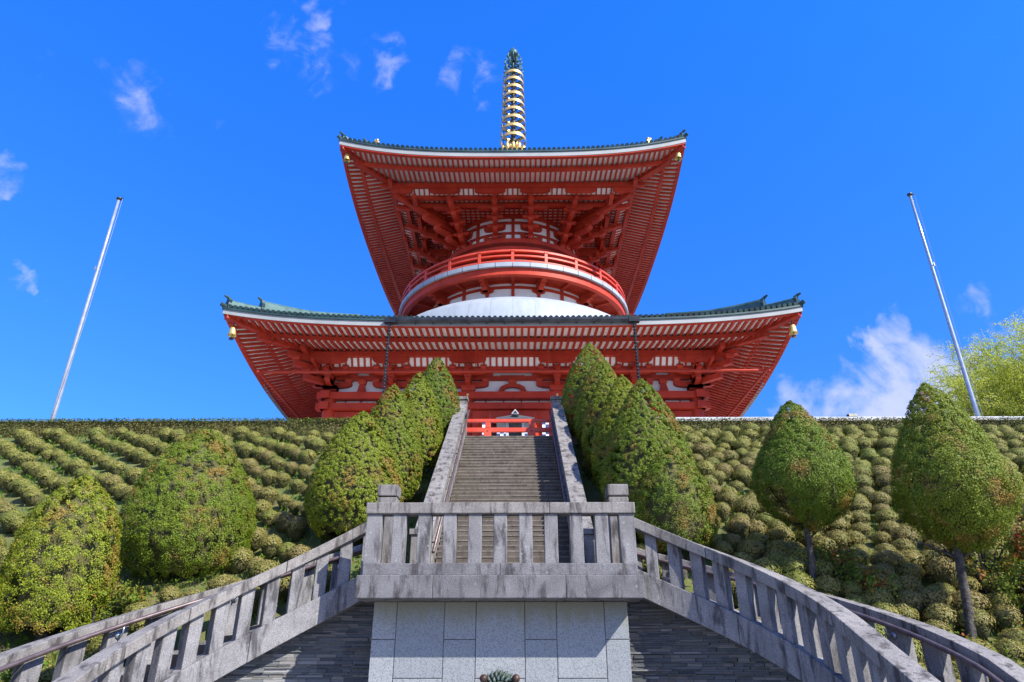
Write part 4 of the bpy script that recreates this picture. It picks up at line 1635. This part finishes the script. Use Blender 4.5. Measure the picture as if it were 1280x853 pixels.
def cone_crown(seed, H, Rr, prof, clump=0.24, dens=1.0, gaps=0.12, leaf=0.06, rough=1.0):
    """leaf centres and directions of a clipped conical crown standing on z = 0"""
    rng = np.random.default_rng(seed)
    fz = np.array([p[0] for p in prof]); fr = np.array([p[1] for p in prof])
    area = 2 * math.pi * Rr * 0.7 * H
    K = int(area / (clump * clump) * 1.75 * dens)
    C, N = [], []
    zz = rng.uniform(0, 1, K * 4)
    keep = rng.uniform(0, 1, K * 4) < np.interp(zz, fz, fr) + 0.16
    zz = zz[keep][:K]
    th = rng.uniform(0, 2 * math.pi, len(zz))
    r = np.interp(zz, fz, fr) * Rr
    lump = noise3(np.stack([np.cos(th) * r * 1.3, np.sin(th) * r * 1.3, zz * H * 1.3], 1), seed * 1.7)
    shag = rough * np.clip(1.25 - 1.3 * zz, 0.25, 1.0)
    r = r * (1 + 0.06 * lump * shag) - 0.5 * clump
    slope = np.gradient(np.interp(np.linspace(0, 1, 101), fz, fr))[np.clip((zz * 100).astype(int), 0, 100)] * 100 * Rr / H
    for i in range(len(zz)):
        nrm = np.array([math.cos(th[i]), math.sin(th[i]), -slope[i] * 0.8])
        nrm /= np.linalg.norm(nrm)
        if zz[i] < 0.7 and lump[i] < -0.60 and rng.random() < gaps * 6 * shag[i]:
            continue
        c = np.array([math.cos(th[i]) * max(r[i], 0.02), math.sin(th[i]) * max(r[i], 0.02), zz[i] * H])
        cr = clump * rng.uniform(0.6, 1.1) * (0.55 + 0.55 * shag[i]) * (0.55 + 0.45 * min(1, np.interp(zz[i], fz, fr) * 1.6))
        n = int(50 * dens)
        dv = nrm * 0.9 + rng.normal(size=(n, 3)) * 0.62
        dv /= np.linalg.norm(dv, axis=1, keepdims=True)
        rad = cr * rng.uniform(0.55, 1.05, (n, 1))
        C.append(c + dv * rad)
        N.append(dv * 0.6 + nrm * 0.6 + np.array([0, 0, 0.2]))
    return np.concatenate(C), np.concatenate(N)


BULLET = [(0, .66), (.08, .86), (.2, .98), (.32, 1.0), (.46, .93), (.60, .80), (.74, .61), (.86, .40), (.94, .24), (.985, .10), (1, .02)]
EGG = [(0, .50), (.08, .80), (.2, .96), (.35, 1.0), (.50, .94), (.66, .80), (.80, .58), (.90, .38), (.96, .22), (.99, .10), (1, .02)]
SPADE = [(0, .14), (.07, .46), (.17, .78), (.28, .97), (.36, 1.0), (.46, .94), (.60, .79), (.75, .58), (.88, .37), (.96, .21), (1, .06)]


def conifer(name, label, base, top_z, crown_z, Rr, prof, seed, group=None, lean=(0, 0), trunk_r=0.11, clump=0.24, bare=False, leaf=0.037, dens=1.0, rough=1.0):
    x, y, z = base
    t = thing(name, label, 'tree', base, group)
    H = top_z - crown_z
    C, N = cone_crown(seed, H, Rr, prof, clump * 0.60, dens=dens, rough=rough)
    o = leaf_object('crown', C, N, leaf, 'cypress_leaf', t, seed, 0.5, 0.6)
    o.location = (lean[0], lean[1], crown_z - z)
    o.rotation_euler = (0, 0, 0)
    m = MB()                                  # dead twigs inside the crown
    m.lathe([(max(0.01, np.interp(f, [p[0] for p in prof], [p[1] for p in prof]) * Rr * 0.74 - 0.06), f * H * 0.86 + 0.05) for f in np.linspace(0, 1, 14)], (0, 0, 0), 18)
    m.v = [(a * (1 + 0.12 * math.sin(a * 9 + c * 7)), b * (1 + 0.12 * math.sin(b * 8 - c * 6)), c) for a, b, c in m.v]
    c = m.build('inner_twigs', 'twig_core', None, smooth=True)
    c.parent = o
    m = MB()
    lo = Vector((0, 0, -0.35))
    hi = Vector((lean[0], lean[1], crown_z - z + 0.4 * H))
    pts = [lo + (hi - lo) * f + Vector((0.05 * math.sin(f * 7 + seed), 0.04 * math.cos(f * 6 + seed), 0)) for f in np.linspace(0, 1, 9)]
    m.tube(pts, [trunk_r * (1.25 - 0.6 * f) for f in np.linspace(0, 1, 9)], 10)
    if bare:
        rr = random.Random(seed)
        for q in range(9):
            f = rr.uniform(0.5, 0.8)
            p0 = lo + (hi - lo) * f
            a = rr.uniform(0, 6.28)
            L = rr.uniform(0.5, 1.0)
            m.tube([p0, p0 + Vector((math.cos(a) * L * .5, math.sin(a) * L * .5, L * .25)), p0 + Vector((math.cos(a) * L, math.sin(a) * L, L * .45))], [0.03, 0.022, 0.008], 6)
    k = m.build('trunk', 'bark', None, smooth=True)
    k.parent = t
    return t


# trees that stand alone on the left slope
conifer('clipped_tree', 'broad clipped evergreen standing alone on the left slope, apart from the row by the steps', (-7.4, 16.2, slope_z(16.2) - .25), 6.88, 3.4, 1.45, EGG, 1, 'clipped evergreens on the left slope', clump=.22)
conifer('clipped_tree', 'yellowish round-topped clipped evergreen above the steel handrail at the far left', (-8.8, 14.2, slope_z(14.2) - .25), 5.22, 2.2, 0.98, [(0, .75), (.15, .95), (.35, 1), (.5, .96), (.65, .9), (.78, .72), (.9, .42), (.97, .2), (1, .03)], 2, 'clipped evergreens on the left slope', clump=.22)
conifer('clipped_tree', 'dark green clipped evergreen cut off by the left edge of the picture', (-10.6, 13.2, slope_z(13.2) - .25), 4.95, 1.7, 1.0, EGG, 3, 'clipped evergreens on the left slope', clump=.22)
# the row that climbs beside the steps, left
ROWL = [(-3.74, 17.0, 7.62, 1.30, 'frontmost and broadest clipped evergreen of the row left of the steps'),
        (-3.36, 18.9, 9.15, 1.06, 'second clipped evergreen from the front in the row left of the steps'),
        (-2.95, 20.9, 10.38, 0.96, 'third clipped evergreen going up the row left of the steps'),
        (-2.66, 23.2, 11.95, 1.0, 'topmost clipped evergreen at the head of the row left of the steps')]
for i, (x, y, tz, r, lab) in enumerate(ROWL):
    conifer('clipped_tree', lab, (x, y, slope_z(y) - .25), tz, slope_z(y) + 0.10, r * 0.92, BULLET, 10 + i, 'clipped evergreens left of the steps', clump=.17, rough=0.4)
ROWR = [(3.06, 23.6, 12.68, 1.15, 'topmost tall clipped evergreen at the head of the row right of the steps'),
        (3.20, 22.0, 11.35, 0.98, 'second clipped evergreen from the top in the row right of the steps'),
        (3.28, 20.5, 10.25, 0.98, 'third clipped evergreen down from the top in the row right of the steps'),
        (3.44, 19.0, 9.45, 1.02, 'fourth clipped evergreen down in the row right of the steps'),
        (3.68, 17.3, 8.65, 1.22, 'broad shaggy evergreen nearest the viewer in the tall row right of the steps')]
for i, (x, y, tz, r, lab) in enumerate(ROWR):
    conifer('clipped_tree', lab, (x, y, slope_z(y) - .25), tz, slope_z(y) + (0.10 if i < 4 else -0.1), r, BULLET, 20 + i, 'clipped evergreens right of the steps', clump=.19, rough=0.65)
conifer('clipped_tree', 'short bushy evergreen at the foot of the row right of the steps', (4.0, 16.2, slope_z(16.2) - .25), 6.4, 4.0, 0.92, EGG, 27, 'clipped evergreens right of the steps', clump=.24)
# the two with bare trunks on the right
conifer('clipped_tree', 'smaller bare-trunked evergreen with pointed crown standing on the right slope', (6.45, 15.3, slope_z(15.3) - .15), 7.22, 4.30, 1.04, SPADE, 31, 'bare-trunked evergreens on the right', lean=(0.30, 0), trunk_r=0.065, dens=1.3, clump=.22, bare=True, rough=1.7)
conifer('clipped_tree', 'larger bare-trunked evergreen with pointed crown above the right handrail', (8.65, 13.95, slope_z(13.95) - .15), 7.12, 3.65, 1.06, SPADE, 32, 'bare-trunked evergreens on the right', lean=(0.55, 0), trunk_r=0.078, dens=1.3, clump=.23, bare=True, rough=1.7)
TREES = [(-7.5, 16.2, 1.3), (-9.1, 14.2, 1.1), (-10.75, 13.3, 1.0)] + [(x, y, r * .85) for x, y, _, r, _ in ROWL + ROWR] + [(4.0, 16.2, .75), (6.45, 15.3, .2), (8.75, 13.95, .25)]


def in_frame(x, y, z):
    dx, dy, dz = x - 0.31, y, z - EYE
    cx, cy_ = dx * math.cos(0.0087) + dy * math.sin(0.0087), dy * math.cos(0.0087) - dx * math.sin(0.0087)
    d = cy_ * math.cos(R(25.4)) + dz * math.sin(R(25.4))
    up = -cy_ * math.sin(R(25.4)) + dz * math.cos(R(25.4))
    return 640 + 853 * cx / d, 426.5 - 853 * up / d


# ---- azaleas: four bushes, then copies
def bush_points(seed, n=1250):
    rng = np.random.default_rng(seed)
    dv = rng.normal(size=(n, 3))
    dv[:, 2] = np.abs(dv[:, 2]) - 0.35 * (rng.random(n) < 0.5)
    dv /= np.linalg.norm(dv, axis=1, keepdims=True)
    lump = noise3(dv * 2.2, seed)
    rad = (0.30 * (1 + 0.07 * lump) * rng.uniform(0.88, 1.03, n))[:, None]
    C = dv * rad * np.array([1, 1, 0.86])
    C[:, 2] += 0.22
    return C, dv + np.array([0, 0, 0.25])


BUSH = []
for i in range(5):
    rng = np.random.default_rng(50 + i)
    C, N = bush_points(50 + i)
    V = leaf_verts(C, N, 0.041, rng, 0.6, 0.9)
    BUSH.append((quads_mesh('azalea_bush', V, 'azalea_leaf'), V))
m = MB()
m.lathe([(0.01, -0.12), (0.10, -0.10), (0.19, 0.06), (0.245, 0.2), (0.215, 0.34), (0.12, 0.415), (0.01, 0.44)], (0, 0, 0), 12)
core = m.build('twig_core', 'twig_core', None, smooth=True)
core_me = core.data
bpy.data.objects.remove(core)

rr = random.Random(9)
spots = []


def ok_spot(x, y):
    if y > 24.15 or abs(x) < 2.55: return False
    for tx, ty, tr in TREES:
        if (x - tx) ** 2 + (y - ty) ** 2 < tr * tr: return False
    sg = -1 if x < 0 else 1
    P = PATHS[sg]
    dd = np.hypot(sg * P.X - x, P.Y - y)
    if dd.min() < WALK + 0.65: return False
    # inside of the bend
    if y < 14.6 and abs(x) < 6.5: return False
    if slope_z(y) < 0.2: return False
    z = slope_z(y) - 0.1
    px, py = in_frame(x, y, z + 0.2)
    return -40 < px < 1320 and py < 880


y = 24.0
row = 0
while y > 10.8:                               # right: staggered rows along the contour
    x = 2.6 + (0.33 if row % 2 else 0)
    while x < 21:
        xx, yy = x + rr.uniform(-.15, .15), y + rr.uniform(-.11, .11)
        if ok_spot(xx, yy):
            spots.append((xx, yy, 1))
        x += 0.62
    y -= 0.465
    row += 1
u = Vector((0.842, -0.539, 0))                # left: rows that slant across the slope
v = Vector((0.539, 0.842, 0))
for a in np.arange(-30, 30, 0.74):
    for b in np.arange(-40, 40, 0.56):
        p_ = Vector((-8, 18, 0)) + v * (a + rr.uniform(-.09, .09)) + u * (b + rr.uniform(-.10, .10))
        if p_.x < -2.6 and ok_spot(p_.x, p_.y):
            spots.append((p_.x, p_.y, -1))


def hidden(x, y):
    px, py = in_frame(x, y, slope_z(y) + 0.15)
    for tx, ty, tr in TREES:
        if ty < y - 0.3 and tr > 0.5:
            b0 = in_frame(tx, ty, slope_z(ty) + 0.3)
            b1 = in_frame(tx, ty, slope_z(ty) + 2.2)
            if abs(px - b0[0]) < 853 * tr * 0.8 / ty and b1[1] < py < b0[1]:
                return True
    return False


spots.sort(key=lambda s_: (hidden(s_[0], s_[1]), math.hypot(s_[0], s_[1])))
LAB = {1: ('round clipped azalea bush in the staggered rows on the slope right of the steps', 'azaleas on the right slope'),
       -1: ('round clipped azalea bush in the slanting rows on the slope left of the steps', 'azaleas on the left slope')}
restV, restC = [], MB()
for i, (x, y, sg) in enumerate(spots):
    sc = rr.uniform(0.80, 1.2) * (1.12 if y < 16.5 else 1.0) * (0.90 if sg < 0 else 1.0)
    rz = rr.uniform(0, 6.28)
    z = slope_z(y) - 0.20
    me, V = BUSH[rr.randrange(5)]
    sq = rr.uniform(0.85, 1.02)
    if i < 300:
        o = bpy.data.objects.new('azalea_bush', me)
        COL.objects.link(o)
        tag(o, LAB[sg][0], 'bush', LAB[sg][1])
        o.location = (x, y, z)
        o.rotation_euler = (0, 0, rz)
        o.scale = (sc, sc, sc * sq)
        k = bpy.data.objects.new('twig_core', core_me)
        COL.objects.link(k)
        k.parent = o
    else:
        c, s_ = math.cos(rz), math.sin(rz)
        W_ = np.stack([(V[:, 0] * c - V[:, 1] * s_) * sc + x, (V[:, 0] * s_ + V[:, 1] * c) * sc + y, V[:, 2] * sc * sq + z], 1)
        restV.append(W_)
        restC.add([(p_.co.x * sc + x, p_.co.y * sc + y, p_.co.z * sc * sq + z) for p_ in core_me.vertices], [tuple(f.vertices) for f in core_me.polygons])
if restV:
    o = bpy.data.objects.new('azalea_bushes', quads_mesh('azalea_bushes', np.concatenate(restV), 'azalea_leaf'))
    COL.objects.link(o)
    tag(o, 'many more clipped azaleas in the far upper rows below the hedge', 'bushes', None, 'stuff')
    k = restC.build('twig_core', 'twig_core', None, smooth=True)
    k.parent = o
print('bushes', len(spots))

# ---- grass and weeds between them
rng = np.random.default_rng(77)
n = 60000
gx = rng.uniform(-20, 20, n); gy = rng.uniform(10.9, 24.3, n)
keep = (np.abs(gx) > 2.2) & (noise3(np.stack([gx, gy, gx * 0], 1) * 0.6, 3) > -0.35)
for sg in (-1, 1):
    P = PATHS[sg]
    sub = slice(None, None, 12)
    dmin = np.min(np.hypot(sg * P.X[sub][None, :] - gx[:, None], P.Y[sub][None, :] - gy[:, None]), axis=1)
    inside = (np.abs(gx) < 6.4) & (gy < 14.4)
    keep &= (dmin > WALK + 0.4) & ~inside
gx, gy = gx[keep], gy[keep]
gz = np.maximum(0, EYE + 0.707 * (gy - 13.15) - 0.24) + rng.uniform(0, 0.12, len(gx))
o = leaf_object('ground_cover', np.stack([gx, gy, gz], 1), np.tile([[0, -0.3, 1.0]], (len(gx), 1)), 0.14, 'grass_leaf', None, 5, 0.28, 0.55, True)
tag(o, 'bright grass and weeds growing between the azaleas', 'grass', None, 'stuff')


# ---- loose shrubs at the foot of the slopes
def loose_shrub(label, x, y, r, hgt, seed, mat='shrub_leaf', leaf=0.085, n=2600):
    rng = np.random.default_rng(seed)
    z = max(0.0, slope_z(y) - 0.25)
    t = thing('loose_shrub', label, 'shrub', (x, y, z), 'loose shrubs at the foot of the slope')
    K = 26
    cc = rng.normal(size=(K, 3)) * np.array([r * .5, r * .5, hgt * .25]) + np.array([0, 0, hgt * .55])
    cc[:, 2] = np.clip(cc[:, 2], 0.15, hgt)
    C, N = [], []
    for c in cc:
        q = n // K
        dv = rng.normal(size=(q, 3)); dv /= np.linalg.norm(dv, axis=1, keepdims=True)
        C.append(c + dv * (rng.uniform(0.05, 0.28, (q, 1)))); N.append(dv + np.array([0, 0, .5]))
    leaf_object('foliage', np.concatenate(C), np.concatenate(N), leaf, mat, t, seed, 0.5, 0.9)
    m = MB()
    for c in cc[:14]:
        m.tube([(0, 0, -0.2), (c[0] * .5, c[1] * .5, c[2] * .6), tuple(c)], [0.03, 0.02, 0.006], 5)
    k = m.build('stems', 'bark', None)
    k.parent = t


loose_shrub('loose reddish shrub right of the larger bare trunk', 10.6, 14.3, 0.9, 1.5, 61)
loose_shrub('green spreading shrub at the right edge of the picture', 11.6, 13.6, 0.9, 1.6, 62)
loose_shrub('low shrub with red new leaves between the two bare trunks', 7.5, 15.0, 0.55, 0.7, 63, n=1100)
loose_shrub('low leafy shrub at the foot of the larger bare trunk', 9.7, 13.2, 0.7, 0.8, 64, n=1500)
loose_shrub('low yellow-green shrub just behind the right handrail', 8.0, 13.3, 0.6, 0.6, 65, n=1300)
loose_shrub('bright green shrub below the right handrail near the corner', 8.6, 12.0, 0.8, 1.0, 66, 'grass_leaf')
loose_shrub('bright green shrub showing below the left handrail', -8.0, 12.2, 0.9, 1.1, 67, 'grass_leaf')
loose_shrub('dark leafy shrub between the two nearest left evergreens', -8.0, 14.4, 0.7, 0.8, 68)
loose_shrub('tall airy shrub with bare twigs behind the larger bare trunk', 10.2, 15.3, 0.7, 2.0, 69, n=1300)
loose_shrub('leafy shrub low at the left edge below the dark evergreen', -9.8, 12.4, 0.8, 0.9, 70)


loose_shrub('large loose red and green shrub filling the right edge below the larger pointed crown', 11.3, 15.0, 1.1, 2.0, 71, n=4200)
loose_shrub('wide reddish shrub just behind the right handrail at the right edge', 10.6, 13.1, 1.0, 1.1, 72, n=3200)
loose_shrub('small shrub with a tuft of red leaves just right of the smaller bare trunk', 7.25, 15.7, 0.5, 0.8, 73, n=1300)


# ---- hedges and the coping behind
def hedge(label, x0, x1, y0, y1, z0, z1, mat, top_mat, seed):
    t = thing('clipped_hedge', label, 'hedge', ((x0 + x1) / 2, (y0 + y1) / 2, z0))
    rng = np.random.default_rng(seed)
    ox, oy = (x0 + x1) / 2, (y0 + y1) / 2
    n = int((x1 - x0) * (z1 - z0) * 650)
    X = rng.uniform(x0, x1, n); Z = rng.uniform(0, z1 - z0, n)
    Y = y0 - oy + rng.normal(size=n) * 0.035 + 0.03 * np.sin(X * 2.3 + Z * 5)
    leaf_object('front_leaves', np.stack([X - ox, Y, Z], 1), np.tile([[0, -1, 0.4]], (n, 1)), 0.065, mat, t, seed)
    n = int((x1 - x0) * (y1 - y0) * 520)
    X = rng.uniform(x0, x1, n); Y = rng.uniform(y0 - oy, y1 - oy, n)
    Z = z1 - z0 + rng.normal(size=n) * 0.025 + 0.02 * np.sin(X * 1.7)
    n2 = int((x1 - x0) * 160)
    X = np.concatenate([X, rng.uniform(x0, x1, n2)])
    Y = np.concatenate([Y, np.full(n2, y0 - oy - 0.03) + rng.normal(size=n2) * 0.03])
    Z = np.concatenate([Z, z1 - z0 - rng.uniform(-0.03, 0.13, n2)])
    n += n2
    leaf_object('top_leaves', np.stack([X - ox, Y, Z], 1), np.tile([[0, -0.2, 1]], (n, 1)), 0.065, top_mat, t, seed + 1)
    m = MB()
    m.box(x0 + .03, x1 - .03, y0 + .06, y1 - .03, z0, z1 - 0.06)
    m.build('inner_twigs', 'twig_core', t)


hedge('long clipped hedge with bright green top along the crest of the left slope', -24, -2.95, 24.45, 25.1, 8.9, 10.0, 'hedge_leaf', 'hedge_top_leaf', 81)
hedge('long brownish clipped hedge below the pale coping on the right crest', 3.0, 24, 24.45, 25.0, 8.9, 9.95, 'hedge_leaf', 'hedge_leaf', 83)
t = thing('coping_wall', 'low wall with pale stone coping behind the right hedge', 'wall', (14, 25.4, PLAZA))
m = MB()
m.box(3.4, 27, 25.28, 25.52, PLAZA, 10.10)
m.build('wall_body', 'coping_stone', t)
x = 3.4
rr = random.Random(3)
m = MB()
while x < 27:
    m.box(x + 0.004, x + 1.796, 25.22, 25.58, 10.103, 10.285 + rr.uniform(-.004, .004))
    x += 1.8
m.build('coping', 'coping_stone', t, bevel=0.01)
t = thing('floodlight', 'small dark floodlight on the pale coping between the two bare-trunked trees', 'lamp', (13.35, 25.4, 10.285))
m = MB()
m.box(13.32, 13.38, 25.37, 25.43, 10.28, 10.33)
m.build('stand', 'dark_bronze', t)
m = MB()
m.prism([(-0.10, 0), (0.10, 0.02), (0.13, 0.13), (-0.07, 0.12)], (13.35, 25.4, 10.325), (0, 1, 0), (0, 0, 1), (0.16, 0, 0))
m.build('lamp_head', 'dark_bronze', t)

# ---- flagpoles
for x, w, mat in ((-19.85, 'left', 'pole_paint'), (20.05, 'right', 'galvanised')):
    t = thing('flagpole', {'left': 'tall bare white flagpole behind the left hedge', 'right': 'tall bare silver flagpole by the spring-green tree'}[w], 'flagpole', (x, 28.0, PLAZA), 'flagpoles on the plaza')
    m = MB()
    H = 22.9 - PLAZA
    m.tube([(x, 28, PLAZA + H * f) for f in np.linspace(0, 1, 6)], [0.105 - 0.045 * f for f in np.linspace(0, 1, 6)], 14)
    m.build('pole', mat, t, smooth=True)
    m = MB()
    m.lathe([(0.001, 0), (0.10, 0), (0.13, 0.04), (0.13, 0.09), (0.05, 0.13), (0.001, 0.13)], (x, 28, 22.9), 14)
    m.tube([(x, 28, 22.95), (x + 0.22, 27.96, 22.97)], 0.035, 6)
    m.build('truck', 'dark_bronze', t)
    m = MB()
    m.tube([(x + 0.20, 27.96, 22.95), (x + 0.17, 27.95, 16.0), (x + 0.09, 27.82, PLAZA + 0.13 * H)], 0.009, 5)
    m.build('halyard', 'pole_paint', t)
    m = MB()
    for f in (0.13, 0.70):
        z = PLAZA + H * f
        m.beam((x, 27.93, z), (x, 27.80, z), 0.03, 0.05)
        m.beam((x, 27.80, z - 0.1), (x, 27.80, z + 0.1), 0.03, 0.03, (0, 1, 0))
    m.build('cleat', 'galvanised', t)

# ---- spring-green tree behind the right flagpole
t = thing('spring_tree', 'airy spring-green tree behind the right flagpole', 'tree', (30.6, 34, PLAZA))
rr = random.Random(21)
m = MB()
LC, LN = [], []


def grow(p, d, L, r, lev):
    n = 5
    pts, rad = [p], [r]
    for i in range(n):
        d = (d + Vector((rr.gauss(0, .10), rr.gauss(0, .10), rr.gauss(0.0, .06) + (0.03 if lev < 2 else -0.03)))).normalized()
        p = p + d * L / n
        pts.append(p); rad.append(r * (1 - 0.75 * (i + 1) / n))
    m.tube(pts, rad, 6 if lev < 2 else 4, cap=False)
    if lev >= 2:
        for q in pts[1:]:
            for _ in range(9 if lev == 3 else 4):
                LC.append((q.x + rr.gauss(0, .10), q.y + rr.gauss(0, .10), q.z + rr.gauss(0, .07)))
                LN.append((rr.gauss(0, 1), rr.gauss(0, 1), 0.3))
    if lev < 3:
        for i in range([9, 8, 6][lev]):
            f = rr.uniform(0.25, 1.0)
            j = min(n, int(f * n) + 1)
            q = pts[j]
            dd = (pts[j] - pts[j - 1]).normalized()
            side = Vector((rr.gauss(0, 1), rr.gauss(0, 1), rr.gauss(0.05, .35)))
            side = (side - dd * side.dot(dd)).normalized()
            nd = (dd * rr.uniform(.35, .8) + side * rr.uniform(.5, .9)).normalized()
            grow(q, nd, L * rr.uniform(.45, .68), rad[j] * 0.7 + 0.006, lev + 1)


base = Vector((30.6, 34, PLAZA - 0.1))
m.tube([base, base + Vector((0.05, 0, 1.6)), base + Vector((0.1, 0, 3.0))], [0.42, 0.30, 0.26], 10)
for i in range(9):
    a = i * 2.4
    grow(base + Vector((0.08, 0, 1.2 + 0.3 * i)), Vector((math.cos(a), math.sin(a), 0.75 + 0.06 * i)).normalized(), 4.2 - 0.12 * i, 0.12, 0)
for a, el in ((2.9, .35), (3.3, .5), (3.6, .7), (2.6, .8), (3.1, 1.0), (3.2, .22)):
    grow(base + Vector((0.05, 0, 2.0)), Vector((math.cos(a), math.sin(a), el)).normalized(), 5.0, 0.12, 0)
k = m.build('trunk', 'pale_bark', t, smooth=True)
lc = np.array(LC) - np.array(t.location)
leaf_object('crown', lc, np.array(LN), 0.085, 'spring_leaf', t, 7, 0.6, 1.0)
print('spring leaves', len(LC))

# ---- small things seen past the head of the steps
t = thing('incense_shelter', 'small grey-roofed incense shelter on posts behind the red fence', 'shelter', (0.2, 30, PLAZA))
X0, Y0 = 0.2, 30.0
for sx in (-1, 1):
    for sy in (-1, 1):
        m = MB()
        m.box(X0 + sx * 0.36 - 0.06, X0 + sx * 0.36 + 0.06, Y0 + sy * 0.3 - 0.06, Y0 + sy * 0.3 + 0.06, PLAZA, 11.618)
        m.build('post', 'coping_stone', t)
m = MB()
fr = []
for z, hw, hd in ((11.62, 0.86, 0.75), (11.68, 0.86, 0.75), (11.86, 0.50, 0.40), (11.93, 0.10, 0.38)):
    fr.append([Vector((X0 - hw, Y0 - hd, z)), Vector((X0 + hw, Y0 - hd, z)), Vector((X0 + hw, Y0 + hd, z)), Vector((X0 - hw, Y0 + hd, z))])
m.sweep(fr)
rf = m.build('roof', 'roof_grey', t)
m = MB()
m.prism([(-0.17, 0), (0.17, 0), (0, 0.22)], (X0, Y0 - 0.5, 11.86), (1, 0, 0), (0, 0, 1), (0, 0.25, 0))
m.build('gable_roof', 'coping_stone', rf)
m = MB()
m.prism([(-0.10, 0), (0.10, 0), (0, 0.13)], (X0, Y0 - 0.755, 11.885), (1, 0, 0), (0, 0, 1), (0, 0.01, 0))
m.build('gable_panel', 'dark_bronze', rf)
m = MB()
m.box(X0 - 0.299, X0 + 0.299, Y0 + 0.28, Y0 + 0.32, PLAZA, 11.6)  # dark sheet standing in for the shade between the posts
m.build('shade_panel', 'dark_bronze', t)
m = MB()
m.lathe([(0.001, 0), (0.35, 0), (0.22, 0.3), (0.38, 0.6), (0.5, 1.0), (0.45, 1.05), (0.001, 0.95)], (X0, Y0, PLAZA), 18)
m.build('incense_burner', 'dark_bronze', t, smooth=True)


def checks(label, x0, x1, z0, z1, y, s=0.19):
    t = thing('checkered_screen', label, 'screen', ((x0 + x1) / 2, y, PB), 'checkered screens before the pagoda')
    m = MB()
    m.box(x0, x1, y, y + 0.05, z0, z1)
    m.build('navy_panel', 'navy_cloth', t)
    m = MB()
    for sx in (x0 + 0.04, x1 - 0.04):
        m.box(sx - 0.03, sx + 0.03, y + 0.053, y + 0.12, PB, z1)
    m.build('stand', 'red_paint', t)
    m = MB()
    nz = int((z1 - z0) / s)
    nx_ = max(2, int((x1 - x0) / s))
    for i in range(nx_):
        for j in range(nz):
            if (i + j) % 2 == 0:
                cx, cz = x0 + (i + .5) * (x1 - x0) / nx_, z0 + (j + .5) * (z1 - z0) / nz
                r = s * 0.46
                m.box(cx - r, cx + r, y - 0.006, y - 0.001, cz - r, cz + r)
    m.build('white_check', 'white_plaster', t)


checks('tall blue and white checkered screen left of the incense shelter', -1.68, -1.30, 11.3, 13.98, 36.6)
checks('tall blue and white checkered screen right of the incense shelter', 1.68, 2.06, 11.3, 13.98, 36.6)
checks('low wide blue and white checkered screen behind the incense shelter', -0.86, 1.24, 11.3, 13.46, 36.6)

for x, w in ((-12.35, 'left'), (12.75, 'right')):
    t = thing('bronze_lantern', 'dark bronze lantern just showing over the crest under the %s lower eaves' % w, 'lantern', (x, 34, PLAZA), 'bronze lanterns before the pagoda')
    m = MB()
    m.lathe([(0.001, 0), (0.5, 0), (0.45, 0.3), (0.16, 0.5), (0.14, 2.2), (0.4, 2.45), (0.001, 2.46)], (x, 34, PLAZA), 12)
    m.build('pedestal', 'dark_bronze', t, smooth=True, auto=True)
    m = MB()
    m.lathe([(0.26, 2.465), (0.26, 3.1), (0.001, 3.1)], (x, 34, PLAZA), 6)
    m.build('fire_box', 'dark_bronze', t)
    m = MB()
    m.lathe([(0.001, 3.1), (0.55, 3.12), (0.50, 3.2), (0.18, 3.5), (0.08, 3.62), (0.12, 3.72), (0.08, 3.85), (0.001, 4.0)], (x, 34, PLAZA), 6)
    m.build('lantern_roof', 'dark_bronze', t)
